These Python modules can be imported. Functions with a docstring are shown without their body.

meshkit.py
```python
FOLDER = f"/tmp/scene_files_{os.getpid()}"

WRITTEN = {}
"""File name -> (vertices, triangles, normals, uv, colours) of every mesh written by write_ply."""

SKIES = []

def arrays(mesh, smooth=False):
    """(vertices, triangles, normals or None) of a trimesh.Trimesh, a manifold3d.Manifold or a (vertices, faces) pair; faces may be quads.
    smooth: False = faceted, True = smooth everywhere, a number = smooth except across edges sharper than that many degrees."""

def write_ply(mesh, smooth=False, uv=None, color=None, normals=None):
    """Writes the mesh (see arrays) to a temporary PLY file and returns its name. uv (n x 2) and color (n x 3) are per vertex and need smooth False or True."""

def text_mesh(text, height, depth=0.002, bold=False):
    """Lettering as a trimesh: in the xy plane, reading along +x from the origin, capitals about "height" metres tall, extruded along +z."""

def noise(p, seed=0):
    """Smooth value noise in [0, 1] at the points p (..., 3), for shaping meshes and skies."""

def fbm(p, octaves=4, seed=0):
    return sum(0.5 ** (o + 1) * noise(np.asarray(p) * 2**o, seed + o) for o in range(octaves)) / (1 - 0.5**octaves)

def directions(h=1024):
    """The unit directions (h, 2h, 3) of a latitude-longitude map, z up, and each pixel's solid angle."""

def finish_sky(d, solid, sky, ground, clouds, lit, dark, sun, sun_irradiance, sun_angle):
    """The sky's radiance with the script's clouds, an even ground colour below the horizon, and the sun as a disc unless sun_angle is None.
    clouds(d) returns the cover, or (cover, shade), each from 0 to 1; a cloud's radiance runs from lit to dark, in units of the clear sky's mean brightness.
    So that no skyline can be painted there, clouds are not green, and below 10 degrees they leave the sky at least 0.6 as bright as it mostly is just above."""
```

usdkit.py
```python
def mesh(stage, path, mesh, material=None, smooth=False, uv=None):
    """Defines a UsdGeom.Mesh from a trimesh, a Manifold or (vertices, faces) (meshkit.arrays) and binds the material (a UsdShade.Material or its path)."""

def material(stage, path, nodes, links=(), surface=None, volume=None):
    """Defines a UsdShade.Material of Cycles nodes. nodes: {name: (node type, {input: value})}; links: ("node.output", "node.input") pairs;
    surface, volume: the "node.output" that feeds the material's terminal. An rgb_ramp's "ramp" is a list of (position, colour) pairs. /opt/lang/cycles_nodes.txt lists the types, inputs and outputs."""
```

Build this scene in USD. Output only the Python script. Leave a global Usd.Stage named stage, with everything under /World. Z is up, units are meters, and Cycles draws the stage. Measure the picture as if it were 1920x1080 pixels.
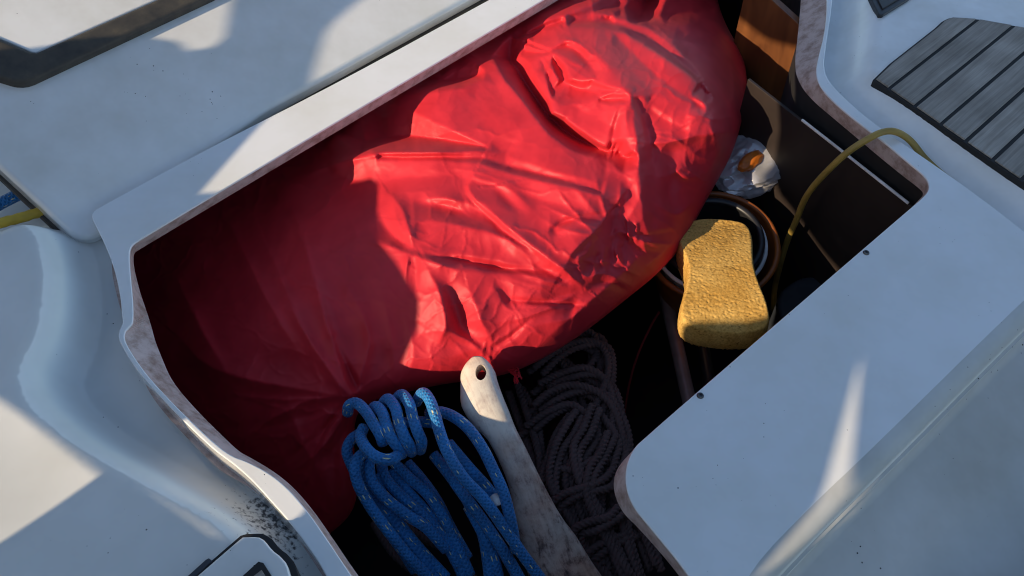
import math, random
import numpy as np
import trimesh, shapely
from shapely.geometry import Polygon, LineString, Point
from scipy.interpolate import RBFInterpolator
from scipy.spatial import Delaunay
from pxr import Usd, UsdGeom, UsdLux, UsdShade, Gf, Sdf, Vt
import usdkit, meshkit

stage = Usd.Stage.CreateInMemory()
UsdGeom.SetStageUpAxis(stage, 'Z'); UsdGeom.SetStageMetersPerUnit(stage, 1.0)
UsdGeom.Xform.Define(stage, '/World'); UsdGeom.Scope.Define(stage, '/World/Looks')
rng = np.random.default_rng(7); random.seed(7)

# ------------------------------------------------------------------ camera
HFOV, TILT, DIST = math.radians(62), math.radians(40), 1.14      # tilt: degrees off straight down
CAM = np.array([0, -DIST*math.sin(TILT), DIST*math.cos(TILT)])
FWD = np.array([0, math.sin(TILT), -math.cos(TILT)]); UPV = np.array([0, math.cos(TILT), math.sin(TILT)])
FPX = 960/math.tan(HFOV/2)
cam = UsdGeom.Camera.Define(stage, '/World/camera')
cam.CreateHorizontalApertureAttr(36.0); cam.CreateVerticalApertureAttr(20.25)
cam.CreateFocalLengthAttr(18.0/math.tan(HFOV/2)); cam.CreateClippingRangeAttr(Gf.Vec2f(0.02, 2000))
cam.AddTranslateOp().Set(Gf.Vec3d(*CAM)); cam.AddRotateXOp().Set(math.degrees(TILT))
cam.CreateExposureAttr(0.30)

# ------------------------------------------------------------------ sky and sun
SUN_EL = math.radians(25); SUN_H = np.array([-0.80, -0.60, 0]); SUN_H /= np.linalg.norm(SUN_H)
SUN = SUN_H*math.cos(SUN_EL) + np.array([0, 0, math.sin(SUN_EL)])
usdkit.material(stage, '/World/Looks/sky', {
    's': ('sky_texture', {'sky_type': 'single_scattering', 'sun_disc': False, 'sun_elevation': SUN_EL,
                          'sun_rotation': math.atan2(SUN[0], SUN[1]), 'altitude': 0.0, 'aerosol_density': .8, 'ozone_density': 2.0}),
    'b': ('background_shader', {'strength': 0.14})}, [('s.color', 'b.color')], surface='b.background')
dome = UsdLux.DomeLight.Define(stage, '/World/sky')
UsdShade.MaterialBindingAPI.Apply(dome.GetPrim()).Bind(UsdShade.Material.Get(stage, '/World/Looks/sky'))
sun = UsdLux.DistantLight.Define(stage, '/World/sun')
sun.CreateNormalizeAttr(True); sun.CreateIntensityAttr(1.25); sun.CreateAngleAttr(0.4); sun.CreateColorAttr(Gf.Vec3f(1, 0.81, 0.57))
zx = SUN; xx = np.cross([0, 0, 1.0], zx); xx /= np.linalg.norm(xx); yx = np.cross(zx, xx)
M = Gf.Matrix4d(*[float(q) for q in (*xx, 0, *yx, 0, *zx, 0, 0, 0, 0, 1)])
sun.AddTransformOp().Set(M)

# ------------------------------------------------------------------ helpers
def rays(px):
    px = np.atleast_2d(np.asarray(px, float))
    x = (px[:, 0]-960)/FPX; y = (540-px[:, 1])/FPX
    return x[:, None]*np.array([1, 0, 0]) + y[:, None]*UPV + FWD
def P(px, z=0.0):
    "points of the place at height z, read off the photograph"
    r = rays(px); t = (np.asarray(z, float)-CAM[2])/r[:, 2]
    return CAM + r*t[:, None]
def P1(x, y, z=0.0): return P([(x, y)], z)[0]

used = {}
def numbered(parent, name):
    k = (parent, name); n = used.get(k, 0); used[k] = n+1
    return name if n == 0 else f'{name}_{n:03d}'
def data(p, label=None, category=None, group=None, kind=None):
    for k, v in (('label', label), ('category', category), ('group', group), ('kind', kind)):
        if v: p.SetCustomDataByKey(k, v)
    return p
def thing(name, label, category, group=None, loc=(0, 0, 0)):
    path = '/World/' + numbered('/World', name)
    x = UsdGeom.Xform.Define(stage, path); x.AddTranslateOp().Set(Gf.Vec3d(*map(float, loc)))
    p = data(x.GetPrim(), label, category, group); OFF[path] = np.array(loc, float); return path
OFF = {}
def origin(path):
    for k, v in OFF.items():
        if path == k or path.startswith(k+'/'): return v
    return np.zeros(3)
def obj(name, mesh, mat, parent='/World', smooth=False, uv=None, label=None, category=None, group=None, kind=None):
    path = parent + '/' + numbered(parent, name)
    v, f, _ = meshkit.arrays(mesh)
    m = usdkit.mesh(stage, path, trimesh.Trimesh(v-origin(parent), f, process=False), MAT[mat], smooth, uv)
    data(m.GetPrim(), label, category, group, kind)
    return path
def chaikin(p, n=2, closed=True):
    p = np.asarray(p, float)
    for _ in range(n):
        if closed:
            q = np.roll(p, -1, 0); p = np.stack([.75*p+.25*q, .25*p+.75*q], 1).reshape(-1, p.shape[1])
        else:
            a, b = p[:-1], p[1:]; m = np.stack([.75*a+.25*b, .25*a+.75*b], 1).reshape(-1, p.shape[1]); p = np.vstack([p[:1], m[1:-1], p[-1:]])
    return p
def resample(p, step, closed=True):
    p = np.asarray(p, float)
    if closed: p = np.vstack([p, p[:1]])
    s = np.r_[0, np.cumsum(np.linalg.norm(np.diff(p, axis=0), axis=1))]
    n = max(int(round(s[-1]/step)), 3)
    t = np.linspace(0, s[-1], n+1)[:-1] if closed else np.linspace(0, s[-1], n+1)
    return np.stack([np.interp(t, s, p[:, k]) for k in range(p.shape[1])], 1)
def spline(p, step):
    "Catmull-Rom through the points, resampled evenly"
    p = np.asarray(p, float); q = np.vstack([2*p[0]-p[1], p, 2*p[-1]-p[-2]]); out = []
    for i in range(1, len(q)-2):
        t = np.linspace(0, 1, 14, endpoint=False)[:, None]
        a, b, c, d = q[i-1], q[i], q[i+1], q[i+2]
        out.append(.5*((2*b)+(-a+c)*t+(2*a-5*b+4*c-d)*t**2+(-a+3*b-3*c+d)*t**3))
    return resample(np.vstack(out+[p[-1:]]), step, closed=False)
def strip(a, b, closed=False):
    "quads between two rows of points as (vertices, triangles)"
    n = len(a); i = np.arange(n if closed else n-1); j = (i+1) % n
    f = np.vstack([np.stack([i, j, j+n], 1), np.stack([i, j+n, i+n], 1)])
    return np.vstack([a, b]), f
def rows(rs, closed=False, capends=False):
    n = len(rs[0]); V = np.vstack(rs); F = []
    i = np.arange(n if closed else n-1); j = (i+1) % n
    for k in range(len(rs)-1):
        F += [np.stack([i+k*n, j+k*n, j+(k+1)*n], 1), np.stack([i+k*n, j+(k+1)*n, i+(k+1)*n], 1)]
    return trimesh.Trimesh(V, np.vstack(F), process=False)
def cat(*m): return trimesh.util.concatenate([x if isinstance(x, trimesh.Trimesh) else trimesh.Trimesh(*x, process=False) for x in m])
def loops_slab(loops, ztop, zbot, r=0.0015, n=4, frame=None, open_to=None):
    """plate with rounded top edges. loops: exterior then holes, each (k,2). frame: (origin, e1, e2, e3) or world xy."""
    parts, inner = [], []
    for li, lp in enumerate(loops):
        lp = np.asarray(lp, float)
        area = .5*np.sum(lp[:, 0]*np.roll(lp[:, 1], -1)-np.roll(lp[:, 0], -1)*lp[:, 1])
        want = 1 if li == 0 else -1
        if area*want < 0: lp = lp[::-1]
        t = np.roll(lp, -1, 0)-np.roll(lp, 1, 0); t /= np.maximum(np.linalg.norm(t, axis=1, keepdims=True), 1e-9)
        nin = np.stack([-t[:, 1], t[:, 0]], 1)
        rs = [np.c_[lp, np.full(len(lp), zbot if li == 0 or open_to is None else open_to)], np.c_[lp, np.full(len(lp), ztop-r)]]
        for k in range(1, n+1):
            a = k/n*math.pi/2
            rs.append(np.c_[lp+nin*r*(1-math.cos(a)), np.full(len(lp), ztop-r+r*math.sin(a))])
        parts.append(rows(rs, closed=True)); inner.append(rs[-1][:, :2])
    poly = Polygon(inner[0], inner[1:])
    v, f = trimesh.creation.triangulate_polygon(poly, engine='earcut')
    parts.append(trimesh.Trimesh(np.c_[v, np.full(len(v), ztop)], f, process=False))
    if open_to is None:
        vb, fb = trimesh.creation.triangulate_polygon(Polygon(loops[0], loops[1:]), engine='earcut')
        parts.append(trimesh.Trimesh(np.c_[vb, np.full(len(vb), zbot)], fb[:, ::-1], process=False))
    m = trimesh.util.concatenate(parts); m.merge_vertices(digits_vertex=6); m.fix_normals()
    if frame is not None:
        o, a, b, c = frame; v = m.vertices; m = trimesh.Trimesh(o+v[:, :1]*a+v[:, 1:2]*b+v[:, 2:]*c, m.faces, process=False)
        if np.dot(np.cross(a, b), c) < 0: m.invert()
    return m
def field(poly, zf, step, edge=None):
    "height field over a polygon"
    x0, y0, x1, y1 = poly.bounds
    gx, gy = np.meshgrid(np.arange(x0, x1, step), np.arange(y0, y1, step)); g = np.c_[gx.ravel(), gy.ravel()]
    g = g[shapely.contains_xy(poly.buffer(-step*.45), g[:, 0], g[:, 1])]
    b = [resample(np.array(r.coords)[:-1], step) for r in [poly.exterior, *poly.interiors]]
    pts = np.vstack([g, *b]); t = Delaunay(pts).simplices
    c = pts[t].mean(1); t = t[shapely.contains_xy(poly.buffer(1e-4), c[:, 0], c[:, 1])]
    a = pts[t]; ar = (a[:, 1, 0]-a[:, 0, 0])*(a[:, 2, 1]-a[:, 0, 1])-(a[:, 1, 1]-a[:, 0, 1])*(a[:, 2, 0]-a[:, 0, 0])
    t[ar < 0] = t[ar < 0][:, ::-1]
    return trimesh.Trimesh(np.c_[pts, zf(pts)], t, process=False)
def sstep(a, b, x): t = np.clip((x-a)/(b-a), 0, 1); return t*t*(3-2*t)
def tube(path, r, n=12, cap=True, lobes=0, pitch=.03, depth=.16, phase=0.0, uvs=False):
    "swept round or laid rope; r may vary along the path"
    p = np.asarray(path, float); k = len(p); r = np.broadcast_to(np.asarray(r, float), (k,))
    t = np.gradient(p, axis=0); t /= np.maximum(np.linalg.norm(t, axis=1, keepdims=True), 1e-12)
    u = np.cross(t[0], [0.3, 0.2, 1]); u /= np.linalg.norm(u); U = [u]
    for i in range(1, k):
        u = U[-1]-t[i]*np.dot(U[-1], t[i]); U.append(u/np.linalg.norm(u))
    U = np.array(U); W = np.cross(t, U); s = np.r_[0, np.cumsum(np.linalg.norm(np.diff(p, axis=0), axis=1))]
    m = n+1 if uvs else n
    th = np.linspace(0, 2*np.pi, m) if uvs else np.linspace(0, 2*np.pi, n, endpoint=False)
    rr = r[:, None]*np.ones(m)
    if lobes: rr = rr*(1-depth+depth*np.abs(np.cos(lobes/2*(th[None]-2*np.pi*s[:, None]/pitch+phase)))**.7*2-depth*.5)
    V = p[:, None]+rr[..., None]*(np.cos(th)[None, :, None]*U[:, None]+np.sin(th)[None, :, None]*W[:, None])
    V = V.reshape(-1, 3); F = []
    i = np.arange(k-1)[:, None]*m; j = np.arange(m-1 if uvs else m)[None]; j2 = (j+1) % m if not uvs else j+1
    F = np.concatenate([np.stack([i+j, i+j2, i+m+j2], -1).reshape(-1, 3), np.stack([i+j, i+m+j2, i+m+j], -1).reshape(-1, 3)])
    uv = np.stack([np.repeat(s, m), np.tile(th/(2*np.pi), k)], 1)
    if cap:
        for e, o in ((0, 1), (k-1, -1)):
            V = np.vstack([V, p[e]-o*t[e]*r[e]*.25]); c = len(V)-1; uv = np.vstack([uv, [s[e], .5]])
            q = np.arange(m-1 if uvs else m); q2 = (q+1) % m if not uvs else q+1
            F = np.vstack([F, np.stack([np.full(len(q), c), e*m+q2, e*m+q], 1)[:, ::o]])
    mesh = trimesh.Trimesh(V, F, process=False)
    return (mesh, uv) if uvs else mesh
def lathe(prof, loc, axis=(0, 0, 1), n=72):
    prof = np.asarray(prof, float); th = np.linspace(0, 2*np.pi, n, endpoint=False)
    rs = [np.c_[r*np.cos(th), r*np.sin(th), np.full(n, z)] for r, z in prof]
    m = rows(rs, closed=True); a = np.array(axis, float); a /= np.linalg.norm(a)
    m.apply_transform(trimesh.geometry.align_vectors([0, 0, 1], a)); m.apply_translation(loc); return m
def xbox(size, loc, rz=0.0, r=0.0):
    m = trimesh.creation.box(size); m.apply_transform(trimesh.transformations.rotation_matrix(rz, [0, 0, 1])); m.apply_translation(loc); return m

# ------------------------------------------------------------------ materials
MAT = {}
def mat(name, nodes, links, surface='p.BSDF'): MAT[name] = usdkit.material(stage, '/World/Looks/'+name, nodes, links, surface=surface)
def plain(name, c, rough=.5, **kw):
    mat(name, {'g': ('geometry', {}), 'n': ('noise_texture', {'scale': 35.0, 'detail': 5.0}),
               'r': ('rgb_ramp', {'ramp': [(.25, tuple(x*.72 for x in c)), (.75, tuple(min(1, x*1.15) for x in c))]}),
               'b': ('bump', {'strength': .12, 'distance': .002}), 'p': ('principled_bsdf', {'roughness': rough, **kw})},
        [('g.position', 'n.vector'), ('n.fac', 'r.fac'), ('r.color', 'p.base_color'), ('n.fac', 'b.height'), ('b.normal', 'p.normal')])
def gelcoat(name, c, rough, speck, grime, coat=.0, wave=.15):
    "white gelcoat: faint stains, little black specks in clusters, a soft long-wave ripple"
    mat(name, {'g': ('geometry', {}),
        'v': ('voronoi_texture', {'scale': 95.0, 'randomness': 1.0}), 'vw': ('noise_texture', {'scale': 160.0, 'detail': 2.0}),
        'cl': ('noise_texture', {'scale': 9.0, 'detail': 3.0}), 'cr': ('map_range', {'from_min': .47, 'from_max': .72, 'to_min': 0.0, 'to_max': speck*1.5, 'clamp': True}),
        'vs': ('math', {'math_type': 'multiply_add', 'value2': .16, 'value3': -.08}), 'vd': ('math', {'math_type': 'add'}),
        'lt': ('math', {'math_type': 'less_than'}),
        'st': ('noise_texture', {'scale': 5.5, 'detail': 7.0, 'roughness': .62}),
        'sr': ('rgb_ramp', {'ramp': [(.32, tuple(x*(1-grime) for x in (c[0], c[1]*.985, c[2]*.93))), (.62, c)]}),
        'mx': ('mix_color', {'b': (.02, .02, .022)}),
        'f': ('noise_texture', {'scale': 420.0, 'detail': 3.0}), 'rr': ('map_range', {'from_min': .3, 'from_max': .7, 'to_min': rough*.8, 'to_max': rough*1.4, 'clamp': True}),
        'w': ('noise_texture', {'scale': 6.0, 'detail': 1.0}), 'b': ('bump', {'strength': wave, 'distance': .01}),
        'p': ('principled_bsdf', {'roughness': rough, 'coat_weight': coat, 'coat_roughness': .08})},
        [('g.position', 'v.vector'), ('g.position', 'vw.vector'), ('g.position', 'cl.vector'), ('g.position', 'st.vector'), ('g.position', 'w.vector'), ('g.position', 'f.vector'),
         ('cl.fac', 'cr.value'), ('vw.fac', 'vs.value1'), ('v.distance', 'vd.value1'), ('vs.value', 'vd.value2'), ('vd.value', 'lt.value1'), ('cr.result', 'lt.value2'),
         ('st.fac', 'sr.fac'), ('sr.color', 'mx.a'), ('lt.value', 'mx.fac'), ('mx.result', 'p.base_color'), ('st.fac', 'rr.value'), ('rr.result', 'p.roughness'),
         ('w.fac', 'b.height'), ('b.normal', 'p.normal'), ('b.normal', 'p.coat_normal')])
gelcoat('gelcoat', (.74, .74, .715), .22, .06, .17, coat=1.0, wave=.10)
gelcoat('gelcoat_panel', (.76, .765, .755), .16, .055, .10, coat=1.0, wave=.05)
gelcoat('gelcoat_worn', (.62, .63, .60), .4, .12, .10, wave=.04)
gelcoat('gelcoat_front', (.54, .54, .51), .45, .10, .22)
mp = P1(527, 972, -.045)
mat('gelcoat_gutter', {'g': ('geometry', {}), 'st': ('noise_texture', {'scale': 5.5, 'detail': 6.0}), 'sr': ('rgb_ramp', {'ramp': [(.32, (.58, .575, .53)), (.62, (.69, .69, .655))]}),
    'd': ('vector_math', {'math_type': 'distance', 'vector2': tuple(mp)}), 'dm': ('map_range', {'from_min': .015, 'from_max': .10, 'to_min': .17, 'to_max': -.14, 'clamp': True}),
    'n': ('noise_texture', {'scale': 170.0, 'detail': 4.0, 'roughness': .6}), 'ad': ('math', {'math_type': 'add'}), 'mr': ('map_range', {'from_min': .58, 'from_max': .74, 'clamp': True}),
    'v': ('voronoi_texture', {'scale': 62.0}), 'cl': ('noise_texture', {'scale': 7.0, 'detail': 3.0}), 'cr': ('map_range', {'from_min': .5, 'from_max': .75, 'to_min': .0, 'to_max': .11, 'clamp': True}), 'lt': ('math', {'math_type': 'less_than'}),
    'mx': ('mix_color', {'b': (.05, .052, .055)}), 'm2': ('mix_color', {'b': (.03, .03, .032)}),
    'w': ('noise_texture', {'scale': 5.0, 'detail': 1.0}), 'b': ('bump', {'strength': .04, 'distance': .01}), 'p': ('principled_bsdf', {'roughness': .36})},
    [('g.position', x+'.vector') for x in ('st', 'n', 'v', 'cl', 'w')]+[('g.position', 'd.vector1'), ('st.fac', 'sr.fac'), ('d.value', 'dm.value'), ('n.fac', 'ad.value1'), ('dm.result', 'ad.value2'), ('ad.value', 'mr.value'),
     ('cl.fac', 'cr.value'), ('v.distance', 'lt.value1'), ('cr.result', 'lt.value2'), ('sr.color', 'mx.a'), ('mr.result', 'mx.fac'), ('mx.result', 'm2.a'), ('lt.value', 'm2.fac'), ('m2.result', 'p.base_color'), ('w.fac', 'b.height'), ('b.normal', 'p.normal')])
# bare fibreglass edge: pinkish with brown smears
mat('bare_edge', {'g': ('geometry', {}), 'n': ('noise_texture', {'scale': 40.0, 'detail': 9.0, 'roughness': .7}),
    'r': ('rgb_ramp', {'ramp': [(.30, (.22, .135, .10)), (.44, (.38, .28, .24)), (.55, (.50, .39, .35)), (.8, (.58, .47, .43))]}),
    'b': ('bump', {'strength': .4, 'distance': .002}), 'p': ('principled_bsdf', {'roughness': .7})},
    [('g.position', 'n.vector'), ('n.fac', 'r.fac'), ('r.color', 'p.base_color'), ('n.fac', 'b.height'), ('b.normal', 'p.normal')])
# nylon: fine weave, slight colour drift
mat('red_nylon', {'g': ('geometry', {}), 'n': ('noise_texture', {'scale': 14.0, 'detail': 6.0, 'roughness': .6}),
    'r': ('rgb_ramp', {'ramp': [(.3, (.52, .018, .030)), (.7, (.66, .028, .043))]}),
    'm': ('mapping', {'rotation': (.2, .1, .6)}), 'w1': ('wave_texture', {'wave_type': 'bands', 'bands_direction': 'x', 'scale': 260.0}),
    'w2': ('wave_texture', {'wave_type': 'bands', 'bands_direction': 'y', 'scale': 260.0}), 'wa': ('math', {'math_type': 'add'}),
    'b1': ('bump', {'strength': .10, 'distance': .0006}), 'cn': ('noise_texture', {'scale': 45.0, 'detail': 4.0}), 'b2': ('bump', {'strength': .22, 'distance': .003}),
    'p': ('principled_bsdf', {'roughness': .5, 'sheen_weight': .04, 'sheen_roughness': .4, 'sheen_tint': (1, .45, .45), 'specular_ior_level': .30}),
    't': ('translucent_bsdf', {'color': (.5, .012, .02)}), 'x': ('mix_closure', {'fac': .06})},
    [('g.position', 'n.vector'), ('n.fac', 'r.fac'), ('r.color', 'p.base_color'), ('g.position', 'm.vector'), ('m.vector', 'w1.vector'), ('m.vector', 'w2.vector'),
     ('w1.fac', 'wa.value1'), ('w2.fac', 'wa.value2'), ('wa.value', 'b1.height'), ('g.position', 'cn.vector'), ('cn.fac', 'b2.height'), ('b1.normal', 'b2.normal'),
     ('b2.normal', 'p.normal'), ('p.BSDF', 'x.closure1'), ('t.BSDF', 'x.closure2')], surface='x.closure')
def ropemat(name, c, fleck, thr, scale=(75., 5., 1.)):
    mat(name, {'u': ('texture_coordinate', {}), 'm': ('mapping', {'scale': scale}), 'v': ('voronoi_texture', {'scale': 1.0, 'randomness': .75}),
        'lt': ('math', {'math_type': 'less_than', 'value2': thr}), 'mx': ('mix_color', {'b': fleck}),
        'm1': ('mapping', {'rotation': (0, 0, .0), 'scale': (330., 14., 1.)}), 'w1': ('wave_texture', {'wave_type': 'bands', 'bands_direction': 'diagonal', 'scale': .30}),
        'm2': ('mapping', {'scale': (330., -14., 1.)}), 'w2': ('wave_texture', {'wave_type': 'bands', 'bands_direction': 'diagonal', 'scale': .30}),
        'mm': ('math', {'math_type': 'multiply'}), 'b': ('bump', {'strength': .9, 'distance': .0015}),
        'g': ('geometry', {}), 'n': ('noise_texture', {'scale': 40.0, 'detail': 5.0}), 'r': ('rgb_ramp', {'ramp': [(.3, tuple(q*.6 for q in c)), (.7, c)]}),
        'p': ('principled_bsdf', {'roughness': .5, 'sheen_weight': .15})},
        [('u.UV', 'm.vector'), ('m.vector', 'v.vector'), ('v.distance', 'lt.value1'), ('lt.value', 'mx.fac'), ('g.position', 'n.vector'), ('n.fac', 'r.fac'), ('r.color', 'mx.a'),
         ('mx.result', 'p.base_color'), ('u.UV', 'm1.vector'), ('m1.vector', 'w1.vector'), ('u.UV', 'm2.vector'), ('m2.vector', 'w2.vector'),
         ('w1.fac', 'mm.value1'), ('w2.fac', 'mm.value2'), ('mm.value', 'b.height'), ('b.normal', 'p.normal')])
ropemat('blue_braid', (.008, .19, .50), (.62, .58, .32), .20, (52., 11., 1.))
plain('mooring_line', (.125, .078, .072), .85)
plain('yellow_hose', (.33, .22, .045), .5)
plain('yellow_line', (.55, .36, .03), .55)
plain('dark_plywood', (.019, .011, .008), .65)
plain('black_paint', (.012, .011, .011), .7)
plain('black_plastic', (.014, .014, .016), .42)
plain('dark_case', (.03, .035, .045), .5)
plain('orange_plastic', (.50, .13, .012), .4)
plain('orange_dull', (.26, .07, .010), .45)
plain('white_plastic', (.62, .62, .60), .45)
plain('alloy_pole', (.34, .25, .23), .38, metallic=.3)
plain('white_trim', (.68, .66, .62), .4)
plain('red_cord', (.25, .015, .02), .8)
mat('blocker_cloth', {'g': ('geometry', {}), 'n': ('noise_texture', {'scale': 20.0, 'detail': 5.0}), 'r': ('rgb_ramp', {'ramp': [(.3, (.40, .37, .32)), (.7, (.50, .46, .40))]}),
    'd': ('diffuse_bsdf', {}), 't': ('translucent_bsdf', {'color': (.30, .26, .20)}), 'x': ('mix_closure', {'fac': .35})},
    [('g.position', 'n.vector'), ('n.fac', 'r.fac'), ('r.color', 'd.color'), ('d.BSDF', 'x.closure1'), ('t.BSDF', 'x.closure2')], surface='x.closure')  # cloth of the out-of-view sheet; sun through it warms the shaded gelcoat
plain('screw_steel', (.10, .10, .105), .35, metallic=.8)
plain('vent_black', (.02, .02, .022), .35)
mat('rubber_seal', {'g': ('geometry', {}), 'n': ('noise_texture', {'scale': 30.0, 'detail': 8.0, 'roughness': .7}),
    'r': ('rgb_ramp', {'ramp': [(.3, (.020, .019, .018)), (.6, (.055, .048, .036)), (.8, (.10, .08, .05))]}), 'b': ('bump', {'strength': .5, 'distance': .002}),
    'p': ('principled_bsdf', {'roughness': .65})}, [('g.position', 'n.vector'), ('n.fac', 'r.fac'), ('r.color', 'p.base_color'), ('n.fac', 'b.height'), ('b.normal', 'p.normal')])
mat('warm_wood', {'g': ('geometry', {}), 'm': ('mapping', {'rotation': (0, .3, .5), 'scale': (60., 8., 8.)}), 'n': ('noise_texture', {'scale': 1.0, 'detail': 6.0, 'distortion': .6}),
    'r': ('rgb_ramp', {'ramp': [(.3, (.08, .028, .010)), (.7, (.19, .070, .022))]}), 'p': ('principled_bsdf', {'roughness': .4})},
    [('g.position', 'm.vector'), ('m.vector', 'n.vector'), ('n.fac', 'r.fac'), ('r.color', 'p.base_color')])
mat('handle_wood', {'g': ('geometry', {}), 'm0': ('mapping', {'rotation': (0, 0, 1.13)}), 'm': ('mapping', {'scale': (6., 120., 60.)}), 'n': ('noise_texture', {'scale': 1.0, 'detail': 7.0, 'roughness': .7, 'distortion': .8}),
    'n3': ('noise_texture', {'scale': 38.0, 'detail': 8.0, 'roughness': .75}), 'n2': ('noise_texture', {'scale': 7.0, 'detail': 4.0}),
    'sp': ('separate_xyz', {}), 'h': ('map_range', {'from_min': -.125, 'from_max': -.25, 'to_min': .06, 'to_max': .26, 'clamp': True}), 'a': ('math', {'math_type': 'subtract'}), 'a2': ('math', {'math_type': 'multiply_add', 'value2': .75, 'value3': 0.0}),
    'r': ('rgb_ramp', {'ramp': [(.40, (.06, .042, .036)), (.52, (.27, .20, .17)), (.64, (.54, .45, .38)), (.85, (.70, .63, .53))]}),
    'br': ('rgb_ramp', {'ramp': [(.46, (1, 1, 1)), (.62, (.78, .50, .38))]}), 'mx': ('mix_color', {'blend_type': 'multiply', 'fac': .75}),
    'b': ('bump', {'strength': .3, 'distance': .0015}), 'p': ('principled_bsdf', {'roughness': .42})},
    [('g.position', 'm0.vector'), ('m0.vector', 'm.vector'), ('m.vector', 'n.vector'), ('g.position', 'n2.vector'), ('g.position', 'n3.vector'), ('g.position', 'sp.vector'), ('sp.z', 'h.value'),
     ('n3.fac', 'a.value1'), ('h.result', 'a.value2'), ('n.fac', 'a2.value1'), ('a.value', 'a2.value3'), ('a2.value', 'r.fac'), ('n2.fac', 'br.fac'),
     ('r.color', 'mx.a'), ('br.color', 'mx.b'), ('mx.result', 'p.base_color'), ('n.fac', 'b.height'), ('b.normal', 'p.normal')])
mat('sponge_foam', {'g': ('geometry', {}), 'n': ('noise_texture', {'scale': 260.0, 'detail': 4.0}), 'r': ('rgb_ramp', {'ramp': [(.3, (.46, .265, .065)), (.6, (.68, .43, .125))]}),
    'pm': ('mapping', {'scale': (150., 430., 150.)}), 'pn': ('noise_texture', {'scale': 1.0, 'detail': 3.0}), 'pc': ('noise_texture', {'scale': 24.0, 'detail': 3.0}), 'pa': ('math', {'math_type': 'multiply_add', 'value2': .5}), 'pr': ('map_range', {'from_min': .88, 'from_max': .95, 'to_min': 0.0, 'to_max': .75, 'clamp': True}), 'mp': ('mix_color', {'b': (.16, .085, .02)}),
    'n2': ('noise_texture', {'scale': 18.0, 'detail': 4.0}), 'r2': ('rgb_ramp', {'ramp': [(.35, (.78, .68, .5)), (.65, (1, 1, 1))]}), 'mx': ('mix_color', {'blend_type': 'multiply', 'fac': .8}),
    'b': ('bump', {'strength': .28, 'distance': .0012}), 'p': ('principled_bsdf', {'roughness': .95, 'specular_ior_level': .15})},
    [('g.position', 'n.vector'), ('n.fac', 'r.fac'), ('g.position', 'n2.vector'), ('n2.fac', 'r2.fac'), ('r.color', 'mx.a'), ('r2.color', 'mx.b'), ('g.position', 'pm.vector'), ('pm.vector', 'pn.vector'), ('g.position', 'pc.vector'), ('pc.fac', 'pa.value1'), ('pn.fac', 'pa.value3'), ('pa.value', 'pr.value'), ('mx.result', 'mp.a'), ('pr.result', 'mp.fac'), ('mp.result', 'p.base_color'), ('n.fac', 'b.height'), ('b.normal', 'p.normal')])
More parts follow.
